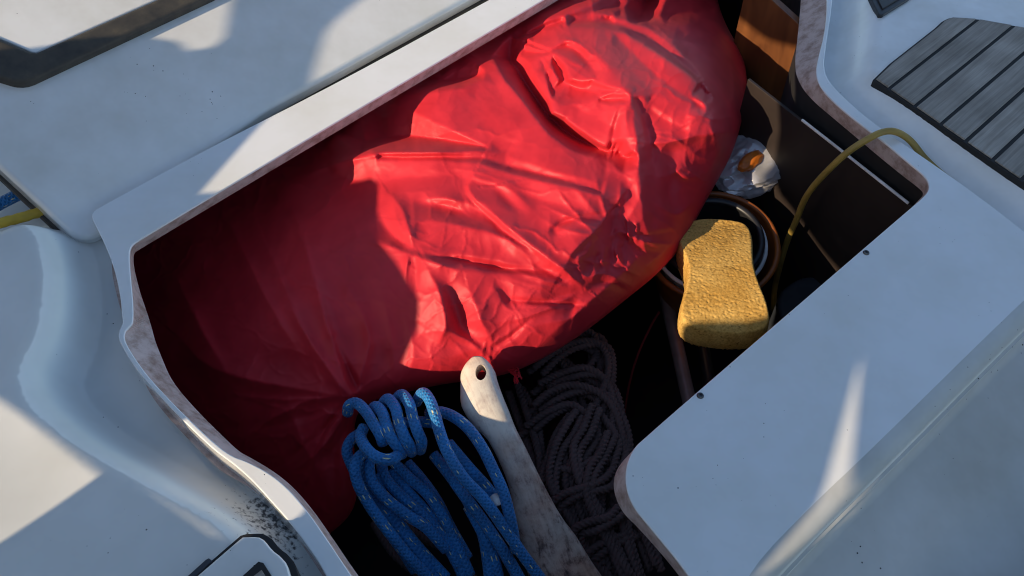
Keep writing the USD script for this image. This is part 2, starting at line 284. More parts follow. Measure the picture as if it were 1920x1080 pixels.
mat('clear_film', {'g': ('geometry', {}), 'n': ('noise_texture', {'scale': 30.0, 'detail': 3.0}), 'b': ('bump', {'strength': .5, 'distance': .004}),
    't': ('transparent_bsdf', {'color': (.94, .94, .95)}), 'd': ('diffuse_bsdf', {'color': (.88, .86, .88)}), 'gl': ('glossy_bsdf', {'roughness': .12, 'color': (.9, .9, .9)}),
    'x1': ('mix_closure', {'fac': .40}), 'x2': ('mix_closure', {'fac': .18})},
    [('g.position', 'n.vector'), ('n.fac', 'b.height'), ('b.normal', 'gl.normal'), ('b.normal', 'd.normal'), ('t.BSDF', 'x1.closure1'), ('d.BSDF', 'x1.closure2'), ('x1.closure', 'x2.closure1'), ('gl.BSDF', 'x2.closure2')], surface='x2.closure')
mat('sea_water', {'g': ('geometry', {}), 'n': ('noise_texture', {'scale': 2.2, 'detail': 6.0}), 'b': ('bump', {'strength': .5, 'distance': .12}),
    'p': ('principled_bsdf', {'base_color': (.012, .035, .045), 'roughness': .08, 'ior': 1.33})}, [('g.position', 'n.vector'), ('n.fac', 'b.height'), ('b.normal', 'p.normal')])

# ------------------------------------------------------------------ outlines of the locker opening, read off the photograph
TB = [((250,456),(258,470)),((275,440),(283,455)),((640,222),(646,238)),((1035,-10),(1041,4)),((1190,-104),(1196,-90)),((1300,-150),(1300,-135)),((1480,-150),(1470,-130)),
 ((1545,-80),(1505,-70)),((1551,0),(1502,0)),((1547,58),(1496,67)),((1533,111),(1489,124)),((1529,138),(1498,156)),((1538,164),(1520,186)),((1564,191),(1569,227)),((1600,222),(1620,270)),
 ((1660,267),(1662,305)),((1707,307),(1698,334)),((1733,328),(1722,352)),((1742,342),(1730,360)),((1742,356),(1731,366)),((1732,369),(1724,374)),((1700,396),(1697,402)),
 ((1203,824),(1200,838)),((1184,846),(1168,862)),((1172,880),(1150,893)),((1174,920),(1152,930)),((1190,955),(1170,965)),((1212,980),(1196,988)),((1292,1077),(1276,1080)),
 ((1325,1140),(1310,1140)),((1310,1220),(1300,1215)),((1200,1300),(1190,1290)),((950,1320),(950,1300)),((760,1230),(775,1220)),((660,1080),(668,1075)),((619,1019),(627,1014)),
 ((583,966),(590,960)),((546,921),(552,915)),((509,889),(514,884)),((462,864),(468,857)),((436,856),(450,848)),((403,832),(430,830)),((338,770),(367,768)),((283,712),(322,715)),
 ((256,676),(303,670)),((236,644),(291,640)),((232,628),(286,620)),((238,616),(281,603)),((249,606),(277,590)),((250,590),(272,575)),((249,560),(264,553)),((244,510),(252,507)),((242,480),(250,485)),((244,464),(252,474))]
OUT = [(173,397),(190,386),(378,284),(640,151),(915,0),(1120,-110),(1250,-190),(1500,-220),(1570,-150),(1562,0),(1548,89),(1544,129),(1556,156),(1591,191),(1640,232),(1724,289),(1831,364),
 (1920,433),(1975,476),(1992,494),(1990,506),(1975,518),(1920,563),(1620,858),(1531,941),(1398,1077),(1372,1180),(1250,1330),(950,1400),(720,1300),(611,1076),(579,1027),(542,978),(509,941),(473,901),(440,872),(428,863),
 (398,841),(333,779),(277,718),(248,683),(226,645),(221,630),(224,616),(231,606),(228,590),(226,560),(216,510),(199,463),(180,425),(171,406)]
ZB = -.030
T3 = chaikin(np.hstack([P([a for a, b in TB], 0), P([b for a, b in TB], ZB)]), 2)
T = resample(T3, .006); TOP, BOT = T[:, :3], T[:, 3:]
OUTL = resample(chaikin(P(OUT, 0)[:, :2], 2), .006)
polyO = Polygon(OUTL); polyT = Polygon(TOP[:, :2])
FL0, FL1 = P1(173, 395), P1(915, 0)
E1 = (FL1-FL0); E1 /= np.linalg.norm(E1); NOUT = np.array([-E1[1], E1[0], 0])     # along the hinge; outboard
if NOUT[1] < 0: NOUT = -NOUT

# ------------------------------------------------------------------ the boat
sea = obj('sea', (np.array([[-900, -900, -1.5], [900, -900, -1.5], [900, 900, -1.5], [-900, 900, -1.5]], float), np.array([[0, 1, 2], [0, 2, 3]])), 'sea_water', kind='structure', label='dark open water around the boat')
boat = thing('sailboat', 'white gelcoat sailboat cockpit around an open seat locker', 'boat')

rim = loops_slab([OUTL, TOP[:, :2]], 0.0, -.083, r=.0016, open_to=-.003)
obj('locker_rim', rim, 'gelcoat_panel', boat, smooth=35, label='glossy white locker rim and seat strip')
# the bare laminate edge inside the opening, sloped, then a step back under
c = np.array([polyT.centroid.x, polyT.centroid.y])
tb = np.roll(BOT, -3, 0)-np.roll(BOT, 3, 0); tb /= np.maximum(np.linalg.norm(tb[:, :2], axis=1, keepdims=True), 1e-9); nb_ = np.stack([tb[:, 1], -tb[:, 0], 0*tb[:, 0]], 1)
if not Polygon(BOT[:, :2]).exterior.is_ccw: nb_ = -nb_
edge_top = TOP.copy(); edge_top[:, 2] = -.0018
lam = rows([edge_top, BOT, BOT+nb_*.004+np.array([0, 0, -.003]), BOT+nb_*.03+np.array([0, 0, -.001])], closed=True)
obj('laminate_edge', lam, 'bare_edge', boat, smooth=35, label='bare pinkish fibreglass edge stained brown')

pxb = np.array([[960+FPX*(v_ @ np.array([1, 0, 0]))/(v_ @ FWD), 540-FPX*(v_ @ UPV)/(v_ @ FWD)] for v_ in BOT-CAM])
sel = np.nonzero((pxb[:, 0] > 1440) & (pxb[:, 1] > -140) & (pxb[:, 1] < 372))[0]
sel = sel if np.all(np.diff(sel) == 1) else np.roll(sel, -int(np.argmax(np.diff(sel) > 1))-1)
obj('added_dark_strip', rows([BOT[sel]+nb_[sel]*.003+np.array([0, 0, -.002]), BOT[sel]+nb_[sel]*.010+np.array([0, 0, -.056]), BOT[sel]+nb_[sel]*.012+np.array([0, 0, -.34])]), 'black_paint', boat, smooth=35)  # black strip added behind the rim, stands in for the dark gap there
# cockpit seat on the far right: gutter round the rim, rising to the flat seat
tuck = polyO.buffer(-.006)
RIGHT = Polygon(P([(1400,-420),(1562,-150),(1562,0),(1548,89),(1548,140),(1591,191),(1724,289),(1920,433),(1985,500),(2050,470),(2600,900),(3300,100),(2600,-420)], 0)[:, :2]).union(LineString(P([(1562,-150),(1562,0),(1548,89),(1548,140),(1591,191),(1724,289),(1920,433),(1985,490)])[:, :2]).buffer(.02)).difference(tuck)
RIGHT = max(getattr(RIGHT, 'geoms', [RIGHT]), key=lambda g: g.area)
def right_z(p):
    d = shapely.distance(polyO, shapely.points(p))
    return -.040+.046*sstep(.018, .085, d)
obj('cockpit_seat', field(RIGHT, right_z, .010), 'gelcoat', boat, smooth=True)
# coaming on the left: a plateau with a rounded shoulder falling to the gutter
SH = P([(-300,560),(-100,480),(0,448),(45,427),(82,440),(100,490),(102,560),(92,625),(70,668),(55,700),(66,750),(105,795),(172,848),(280,908),(380,960),(440,998),(472,1045),(490,1120),(540,1300),(500,1500),(-600,1500)], 0)[:, :2]
plateau = Polygon(chaikin(SH, 3)).buffer(0)
def left_z(p):
    pts = shapely.points(p); ins = shapely.contains_xy(plateau, p[:, 0], p[:, 1]); d = shapely.distance(plateau.exterior, pts)*np.where(ins, 1, -1)
    x = np.clip((d+.062)/.085, 0, 1); s_ = x*x*x*(x*(6*x-15)+10)
    return -.046+.064*s_+.012*sstep(.02, .25, d)+.003*(meshkit.noise(np.c_[p*7, 0*p[:, :1]], 8)-.5)
LEFT = Polygon(P([(1400,-420),(1300,-190),(1120,-110),(640,151),(173,395),(230,600),(221,630),(277,718),(430,863),(611,1076),(720,1300),(720,1420),(-500,1420),(-900,600),(-300,-420)], 0)[:, :2]).union(LineString(P([(1300,-180),(915,0),(173,397),(231,606),(221,630),(277,718),(430,863),(542,978),(611,1076),(720,1300)])[:, :2]).buffer(.02)).difference(tuck)
LEFT = max(getattr(LEFT, 'geoms', [LEFT]), key=lambda g: g.area)
obj('coaming', field(LEFT, left_z, .008), 'gelcoat_gutter', boat, smooth=True)

# seat front: a big round-over then a face down to the cockpit sole
fe = P([(2010,478),(1990,506),(1975,518),(1920,563),(1620,858),(1531,941),(1398,1077),(1385,1140),(1340,1240),(1250,1330),(950,1400),(720,1300)], 0)
fe = resample(chaikin(fe, 2, closed=False), .012, closed=False)
t = np.gradient(fe, axis=0); t /= np.linalg.norm(t, axis=1, keepdims=True); no = np.stack([t[:, 1], -t[:, 0], 0*t[:, 0]], 1)
if np.dot(no[len(no)//3], np.array([1, -1, 0])) < 0: no = -no
prof = [(-.0015, -.0002)] + [(.022*math.sin(a), -.022*(1-math.cos(a))) for a in np.linspace(.08, 1.42, 8)] + [(.0225, -.030), (.0265, -.031), (.027, -.034), (.0255, -.036), (.031, -.044), (.037, -.048), (.30, -.120), (.72, -.24), (.74, -.80)]
front = rows([fe+no*a+np.array([0, 0, b]) for a, b in prof]); 
if front.face_normals[:, 2].sum() < 0: front.invert()
obj('seat_front', front, 'gelcoat_front', boat, smooth=40)
fb_ = (fe+no*.70)[:, :2]
sole = Polygon(np.vstack([fb_, [(-1.2, -.75), (-1.2, -1.7), (2.2, -1.7), (2.2, .1)]])).buffer(0)
sole = max(getattr(sole, 'geoms', [sole]), key=lambda g: g.area)
obj('cockpit_sole', field(sole, lambda p: np.full(len(p), -.80), .2), 'gelcoat_front', boat)

# teak inlay on the seat
ZS = right_z(np.array([[3., 3.]]))[0]
teak_px = [(1636,152),(1667,122),(1751,56),(1766,42),(1782,35),(1836,39),(1900,51),(1960,62),(2300,180),(2700,500),(2560,790)]
tk = P(teak_px, ZS)[:, :2]; tkpoly = Polygon(tk)
plate = loops_slab([resample(tk, .01)], ZS+.003, ZS-.01, r=.001)
def teakmat(i):
    rot = math.atan2(*(P1(1900, 51, ZS)-P1(1709, 207, ZS))[[1, 0]])
    k = rng.uniform(.85, 1.15); off = tuple(rng.uniform(0, 50, 3))
    mat(f'teak_{i}', {'g': ('geometry', {}), 'm0': ('mapping', {'rotation': (0, 0, -rot), 'location': off}), 'm': ('mapping', {'scale': (7., 170., 9.)}),
        'n': ('noise_texture', {'scale': 1.0, 'detail': 6.0, 'roughness': .65, 'distortion': .4}),
        'r': ('rgb_ramp', {'ramp': [(.28, (.22*k, .195*k, .165*k)), (.5, (.32*k, .29*k, .25*k)), (.72, (.42*k, .385*k, .335*k))]}), 'n2': ('noise_texture', {'scale': 12.0, 'detail': 5.0}),
        'r2': ('rgb_ramp', {'ramp': [(.3, (.68, .66, .64)), (.7, (1, 1, 1))]}), 'mx': ('mix_color', {'blend_type': 'multiply', 'fac': 1.0}), 'b': ('bump', {'strength': .6, 'distance': .0015}),
        'p': ('principled_bsdf', {'roughness': .8})},
        [('g.position', 'm0.vector'), ('m0.vector', 'm.vector'), ('m.vector', 'n.vector'), ('n.fac', 'r.fac'), ('g.position', 'n2.vector'), ('n2.fac', 'r2.fac'), ('r.color', 'mx.a'), ('r2.color', 'mx.b'), ('mx.result', 'p.base_color'), ('n.fac', 'b.height'), ('b.normal', 'p.normal')])
for i in range(4): teakmat(i)
tp = obj('teak_inlay', plate, 'black_paint', boat, smooth=35, label='weathered grey teak inlay with black caulking')
L = [((1662,171),(1836,39)),((1709,207),(1900,51)),((1756,240),(1920,104)),((1802,271),(1920,173)),((1853,307),(1920,249)),((1907,342),(1920,331))]
dirT = P1(1900, 51, ZS)-P1(1709, 207, ZS); dirT = dirT[:2]/np.linalg.norm(dirT); nT = np.array([dirT[1], -dirT[0]])
offs = [float(np.dot(P(l, ZS)[:, :2].mean(0), nT)) for l in L]
pitch = np.mean(np.diff(offs[:5])); offs[5] = offs[4]+pitch; offs += [offs[-1]+pitch*k for k in range(1, 9)]
bands = [(offs[0]-3*pitch, offs[0])] + list(zip(offs[:-1], offs[1:]))
o2 = float(np.dot(tk.mean(0), dirT))
for i, (a, b) in enumerate(bands):
    q = np.array([nT*(a+.0032)+dirT*(o2-2), nT*(b-.0032)+dirT*(o2-2), nT*(b-.0032)+dirT*(o2+2), nT*(a+.0032)+dirT*(o2+2)])
    g = Polygon(q).intersection(tkpoly.buffer(-.004))
    for g in getattr(g, 'geoms', [g]):
        if g.area < 1e-4: continue
        obj('plank', loops_slab([np.array(g.exterior.coords)[:-1]], ZS+.0055+rng.uniform(-.0004, .0004), ZS+.001, r=.0008, n=2), f'teak_{i%4}', tp, smooth=30)
# the black framed vent at the top of the seat
vp = P([(1626,-8),(1646,33),(1652,34),(1700,4),(1760,-40),(1720,-90)], ZS)[:, :2]
vt = obj('vent', loops_slab([resample(vp, .006)], ZS+.006, ZS-.004, r=.002), 'vent_black', boat, smooth=35, label='small black vent cover')
vi = np.array(Polygon(vp).buffer(-.010).exterior.coords)[:-1]
obj('vent_grille', loops_slab([resample(vi, .006)], ZS+.009, ZS+.002, r=.001), 'black_plastic', vt, smooth=35)

# step at the bottom left: white frame with a teak square, black gap around it
ZP = .020
fr = P([(376,1082),(457,1012),(487,1011),(499,1018),(514,1037),(528,1047),(541,1062),(552,1100),(560,1300),(330,1300),(240,1200)], ZP)[:, :2]
gap = np.array(Polygon(fr).buffer(.007).exterior.coords)[:-1]
st = obj('step', loops_slab([resample(fr, .006)], ZP+.008, ZP-.05, r=.003), 'gelcoat', boat, smooth=35, label='white step frame with a grey teak inset')
obj('step_gasket', loops_slab([resample(gap, .006)], ZP-.001, ZP-.06, r=.001), 'black_paint', st, smooth=35)
ti = P([(485,1054),(493,1054),(512,1084),(520,1200),(400,1200),(440,1095)], ZP+.008)[:, :2]
obj('caulking', loops_slab([resample(ti, .006)], ZP+.010, ZP, r=.001), 'black_paint', st, smooth=35)
tin = Polygon(ti).buffer(-.005)
for k in range(4):
    d = P1(470, 1080, ZP)[:2]; q = [d+dirT*(-1)+nT*(-.06+k*.034), d+dirT*1+nT*(-.06+k*.034), d+dirT*1+nT*(-.03+k*.034), d+dirT*(-1)+nT*(-.03+k*.034)]
    g = tin.intersection(Polygon(q))
    if g.area > 1e-4 and g.geom_type == 'Polygon': obj('plank', loops_slab([np.array(g.exterior.coords)[:-1]], ZP+.0125, ZP+.002, r=.0006, n=2), f'teak_{k%4}', st, smooth=30)
lt = P([(352,1084),(392,1048),(400,1054),(360,1092)], ZP)[:, :2]
obj('step_latch', loops_slab([resample(lt, .004)], ZP+.004, ZP-.02, r=.001), 'dark_case', st, smooth=35)

# screws in the seat strip
for x, y in ((1313, 742), (1624, 474)):
    o = P1(x, y, 0.0)
    obj('screw', lathe([(0.0001, .0004), (.0015, .0004), (.0019, .0016), (.0035, .0019), (.0045, .0004), (.0045, -.002)], o, n=20), 'screw_steel', boat, smooth=40)

# inside of the locker
IN = Polygon(BOT[:, :2]).buffer(.26).union(polyO.buffer(.03))
IN = Polygon(IN.exterior)
ic = resample(np.array(IN.exterior.coords)[:-1], .03)
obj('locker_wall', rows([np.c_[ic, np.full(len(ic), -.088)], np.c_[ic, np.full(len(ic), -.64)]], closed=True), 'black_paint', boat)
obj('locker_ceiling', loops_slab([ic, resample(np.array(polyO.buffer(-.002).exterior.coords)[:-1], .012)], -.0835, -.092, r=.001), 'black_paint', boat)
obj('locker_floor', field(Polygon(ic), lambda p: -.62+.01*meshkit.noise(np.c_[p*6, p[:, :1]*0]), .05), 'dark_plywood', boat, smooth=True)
# plywood divider along the far side with a white painted top edge
d0, d1 = P1(1403, 146, -.060), P1(1718, 392, -.060); dd = (d1-d0)/np.linalg.norm(d1-d0); dn = np.array([-dd[1], dd[0], 0])
def board(a, b, z0, z1, th):
    a, b = np.array([*a[:2], 0]), np.array([*b[:2], 0]); c = [a, b, b+dn*th, a+dn*th]
    return loops_slab([np.array(c)[:, :2]], z1, z0, r=.0015)
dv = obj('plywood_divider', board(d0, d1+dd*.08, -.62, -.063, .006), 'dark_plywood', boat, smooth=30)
obj('edge_trim', tube([P1(1504, 225, -.060), P1(1600, 300, -.060), P1(1703, 381, -.060)], .0026, 8), 'white_trim', dv, smooth=True, label='thin white edge strip')
# varnished bulkhead at the head of the locker
w0, w1 = P1(1408, -10, -.08), P1(1500, 75, -.08)
wd = (w1-w0); wd[2] = 0; wd /= np.linalg.norm(wd); wn = np.array([-wd[1], wd[0], 0])
wc = np.array([w0-wd*.02, w1+wd*.05, w1+wd*.05+wn*.015, w0-wd*.02+wn*.015])[:, :2]
obj('bulkhead', loops_slab([wc], -.055, -.30, r=.001), 'warm_wood', boat, smooth=30, label='warm brown varnished bulkhead')

# hull sides so that the deck does not float
hc = resample(np.array(LEFT.union(RIGHT).union(polyO).convex_hull.exterior.coords)[:-1], .15)
hcc = hc.mean(0)
obj('hull', rows([np.c_[hcc+(hc-hcc)*s, np.full(len(hc), z)] for s, z in ((.995, -.065), (1.0, -.09), (1.0, -.5), (.97, -1.0), (.9, -1.7))], closed=True), 'gelcoat', boat, smooth=40)

# ------------------------------------------------------------------ the open lid, leaning back behind the rim
A0 = P1(150, 462, -.032)
def lid_dir(lean): return NOUT*math.sin(lean)+np.array([0, 0, math.cos(lean)])
def topx(p): 
    v = p-CAM; d = v@FWD; return np.array([960+FPX*v[0]/d, 540-FPX*(v@UPV)/d])
LEAN = math.radians(62); E2 = lid_dir(LEAN); E3 = np.cross(E1, E2); E3 = E3 if E3 @ (CAM-A0) > 0 else -E3
LUP = .006      # the lid's rolled edge holds its face this far above the gutter
def PL(px, off=0.0):
    off = off+LUP; r = rays(px); o = A0+E3*off; t = ((o-CAM)@E3)/(r@E3); q = CAM+r*t[:, None]-A0
    return np.stack([q@E1, q@E2], 1)
lid = thing('locker_lid', 'open white locker lid leaning back, seen from its underside with rubber seal', 'hatch lid', loc=A0)
def trace(pts, off=0.0, r=.03):
    return np.array(Polygon(PL(pts, off)).buffer(-r).buffer(r, quad_segs=12).exterior.coords)[:-1]
def rrect(s0, t0, s1, t1, r): return np.array(Polygon([(s0+r, t0+r), (s1-r, t0+r), (s1-r, t1-r), (s0+r, t1-r)]).buffer(r, quad_segs=12).exterior.coords)[:-1]
LF = (A0+E3*LUP, E1, E2, E3)
LO = trace([(152,458),(0,316),(-300,45),(-700,-320),(600,-900),(1300,-250),(915,-22),(640,130),(500,206),(400,275),(330,322),(190,438)])
obj('lid_shell', loops_slab([resample(LO, .008)], 0.0, -.034, r=.009, n=6, frame=LF), 'gelcoat', lid, smooth=40)
skin = np.array(Polygon(LO).buffer(.005).exterior.coords)[:-1]
obj('lid_skin_and_shade', loops_slab([resample(skin, .008)], -.033, -.046, r=.002, frame=LF), 'rubber_seal', lid, smooth=40)  # olive-dark lid edge; its dark tone also stands in for shadow below
padr = trace([(65,100),(-30,60),(-300,-150),(200,-420),(900,-330),(293,0)], .010, .004)
obj('lid_panel', loops_slab([resample(padr, .006)], .010, -.002, r=.003, frame=LF), 'gelcoat', lid, smooth=40, label='raised white inner panel of the lid')
sp_in = np.array(Polygon(padr).buffer(.002).exterior.coords)[:-1]
sp_out = trace([(44,168),(-20,148),(-420,-170),(100,-620),(1200,-440),(402,0)], .002, .035)
obj('rubber_seal', loops_slab([resample(sp_out, .008), resample(sp_in, .008)], .016, -.001, r=.007, n=6, frame=LF), 'rubber_seal', lid, smooth=40, label='worn black rubber seal')


# ------------------------------------------------------------------ the red sail bag
BO = [(1345,-120),(1342,-20),(1350,20),(1368,60),(1390,95),(1401,140),(1399,185),(1388,240),(1372,290),(1346,338),(1315,392),(1292,440),(1266,478),(1226,520),(1180,556),(1120,605),(1060,648),(1000,682),(950,702),(900,712),
 (830,720),(760,736),(700,752),(668,772),(662,830),(672,900),(665,960),(610,1010),(540,1040),(440,1000),(340,930),(255,820),(185,710),(120,590),(95,450),(180,310),(440,195),(680,105),(840,10),(980,-80),(1150,-170)]
BO = resample(chaikin(BO, 2), 4.0); bagpoly = Polygon(BO)
BZ = [(300,480,-.23),(330,700,-.27),(450,860,-.31),(560,950,-.32),(640,900,-.26),(620,780,-.19),(420,520,-.185),(420,680,-.205),(560,600,-.115),(560,400,-.125),(650,700,-.15),(700,280,-.095),(800,150,-.065),
 (700,500,-.075),(800,400,-.06),(950,330,-.055),(850,560,-.07),(850,680,-.14),(1000,600,-.11),(1000,670,-.16),(950,480,-.06),(1100,420,-.055),(1100,560,-.12),(1200,520,-.15),(1250,440,-.145),(1200,300,-.065),(1300,350,-.13),
 (1300,250,-.075),(1370,220,-.095),(1250,130,-.045),(1150,100,-.04),(1100,180,-.055),(1340,120,-.095),(1380,120,-.16),(950,80,-.07),(1050,30,-.065),(1150,10,-.10),(1250,20,-.13),(1320,20,-.17),(1200,-80,-.12),(1050,-80,-.08)]
bz = np.array(BZ, float)
brbf = RBFInterpolator(bz[:, :2]/500, bz[:, 2], kernel='thin_plate_spline', smoothing=1e-3)
# folds: (points, height, width on the left of travel, width on the right); heights and widths in photo pixels
FOLDS = [
 ([(890,325),(880,355),(910,394),(960,438),(1010,474),(1050,500),(1092,536)], [4,10,16,18,16,12,3], 46, 7), ([(896,384),(940,424),(1000,470),(1040,496)], [-4,-12,-9,-2], 5, 9),
 ([(890,332),(930,345),(965,362),(1010,405)], [8,10,8,0], 18, 18), ([(925,352),(955,375),(985,410)], [-2,-7,-2], 12, 12),
 ([(1130,404),(1075,410),(1042,428),(1048,446)], [-3,-10,-8,0], 8, 7), ([(1135,408),(1110,438),(1075,472),(1056,505)], [10,14,12,4], 10, 40),
 ([(760,412),(850,420),(930,440),(1000,474),(1060,512),(1095,538)], [4,13,15,16,14,4], 13, 36), ([(775,378),(830,388),(890,402)], [-4,-14,-2], 13, 14), ([(805,370),(850,374),(890,384)], [4,9,2], 12, 14),
 ([(790,478),(885,493),(946,503),(1027,509)], [-3,-13,-13,-2], 8, 6), ([(670,447),(734,463),(805,490),(860,506),(930,514)], [6,14,15,12,3], 20, 22), ([(700,405),(735,440),(775,472)], [-2,-14,-6], 14, 16),
 ([(735,368),(756,400),(768,440),(772,466)], [6,14,14,3], 12, 26), ([(800,502),(828,556),(836,610),(822,645)], [5,14,16,4], 13, 28), ([(842,520),(852,580),(876,625),(910,648)], [-3,-17,-14,-2], 20, 14),
 ([(880,540),(900,600),(925,640)], [3,11,2], 30, 10), ([(846,622),(880,640),(905,662)], [4,11,3], 9, 12), ([(930,520),(955,560),(985,575)], [-2,-10,-2], 14, 12), ([(955,563),(1020,566),(1095,573)], [-2,-8,-2], 4, 5),
 ([(925,650),(960,628),(992,600)], [-2,-5,-1], 4, 5), ([(1010,610),(1060,600),(1110,575)], [2,6,2], 10, 16),
 ([(1148,414),(1150,455),(1146,505)], [-3.7,-11.2,-2.5], 7, 9), ([(1148,440),(1165,434),(1200,450),(1222,455),(1262,462)], [3.7,8.1,8.7,8.7,3.7], 5, 9), ([(1150,443),(1156,475),(1180,508),(1196,516)], [5.0,8.1,7.4,1.9], 7, 6),
 ([(1084,502),(1102,521),(1135,512),(1192,541)], [3.7,8.7,8.7,3.1], 6, 12), ([(1088,498),(1084,485),(1104,470),(1118,430)], [3.7,7.4,5.6,1.9], 8, 8), ([(1177,414),(1178,440),(1180,452)], [5.0,8.1,3.7], 3.5, 4), ([(1192,420),(1194,450)], [5.0,3.7], 3.5, 4),
 ([(1205,445),(1212,470),(1235,490)], [2.5,5.0,1.2], 5, 8), ([(1110,535),(1140,530),(1180,548)], [-1.9,-6.2,-1.9], 5, 7), ([(1120,480),(1125,505)], [-5.0,-5.0], 6, 6), ([(1165,465),(1172,500)], [-5.6,-3.7], 6, 8),
 ([(1215,266),(1260,264),(1310,256),(1388,243)], [4,14,14,8], 34, 10), ([(1345,60),(1374,130),(1376,205)], [4,12,4], 16, 12), ([(1238,300),(1290,332),(1335,318)], [3,10,3], 16, 10), ([(1228,380),(1268,402),(1302,380)], [3,9,3], 12, 9), ([(1262,290),(1255,350),(1270,420)], [-3,-10,-3], 14, 14), ([(1330,235),(1350,275),(1348,320)], [3,9,2], 12, 9), ([(1240,70),(1300,80),(1360,110)], [4,10,4], 20, 12), ([(1290,430),(1250,470),(1215,500)], [3,9,3], 9, 9), ([(1200,480),(1150,530),(1090,580),(1020,640)], [2,8,8,2], 14, 10),
 ([(560,420),(600,560),(640,690),(660,735)], [6,20,24,10], 18, 26), ([(505,470),(560,600),(620,700),(655,742)], [6,18,22,8], 15, 26), ([(640,520),(690,620),(672,730)], [4,16,10], 16, 24), ([(625,640),(650,690),(668,722)], [-3,-14,-12], 8, 10),
 ([(340,640),(400,690),(520,722),(650,745)], [6,22,24,8], 40, 18), ([(590,320),(650,300),(710,292)], [6,18,8], 10, 20), ([(430,420),(500,560),(560,660)], [4,18,6], 18, 28), ([(330,520),(380,620),(420,690)], [4,18,5], 18, 28),
 ([(650,770),(600,830),(575,900)], [8,14,6], 20, 16), ([(640,800),(625,850),(630,920)], [-4,-12,-4], 10, 14), ([(540,740),(560,820),(600,880)], [4,10,4], 18, 20), ([(720,560),(735,640),(740,720)], [2,8,2], 18, 24), ([(760,600),(775,660),(760,720)], [2,7,2], 16, 14),
]
PINCH = [((1150,438),12,150,5,(0,360)),((662,742),11,260,11,(170,330)),((1094,540),9,190,6,(130,250)),((772,468),7,120,6,(0,360)),((905,655),7,130,6,(170,350)),((1326,200),7,120,5,(200,330)),((1180,180),7,150,5,(200,340)),((1040,97),5,110,4,(270,330))]
rp = np.random.default_rng(19)
for (cx, cy), n_, ln, H_, (a0, a1) in PINCH:
    for k in range(n_):
        a = math.radians(a0+(a1-a0)*(k+rp.uniform(.2, .8))/n_); l_ = ln*rp.uniform(.45, 1.1); bend = rp.uniform(-.5, .5); pts = []
        for t_ in (.16, .4, .7, 1.0): pts.append((cx+l_*t_*math.cos(a+bend*t_), cy-l_*t_*math.sin(a+bend*t_)))
        h_ = H_*rp.uniform(.5, 1.15)*(1 if rp.random() < .68 else -.8); w_ = rp.uniform(4, 9)
        FOLDS.append((pts, [h_*.15, h_, h_*.7, 0], w_*rp.uniform(.6, 1.4), w_*rp.uniform(1, 2.6)))
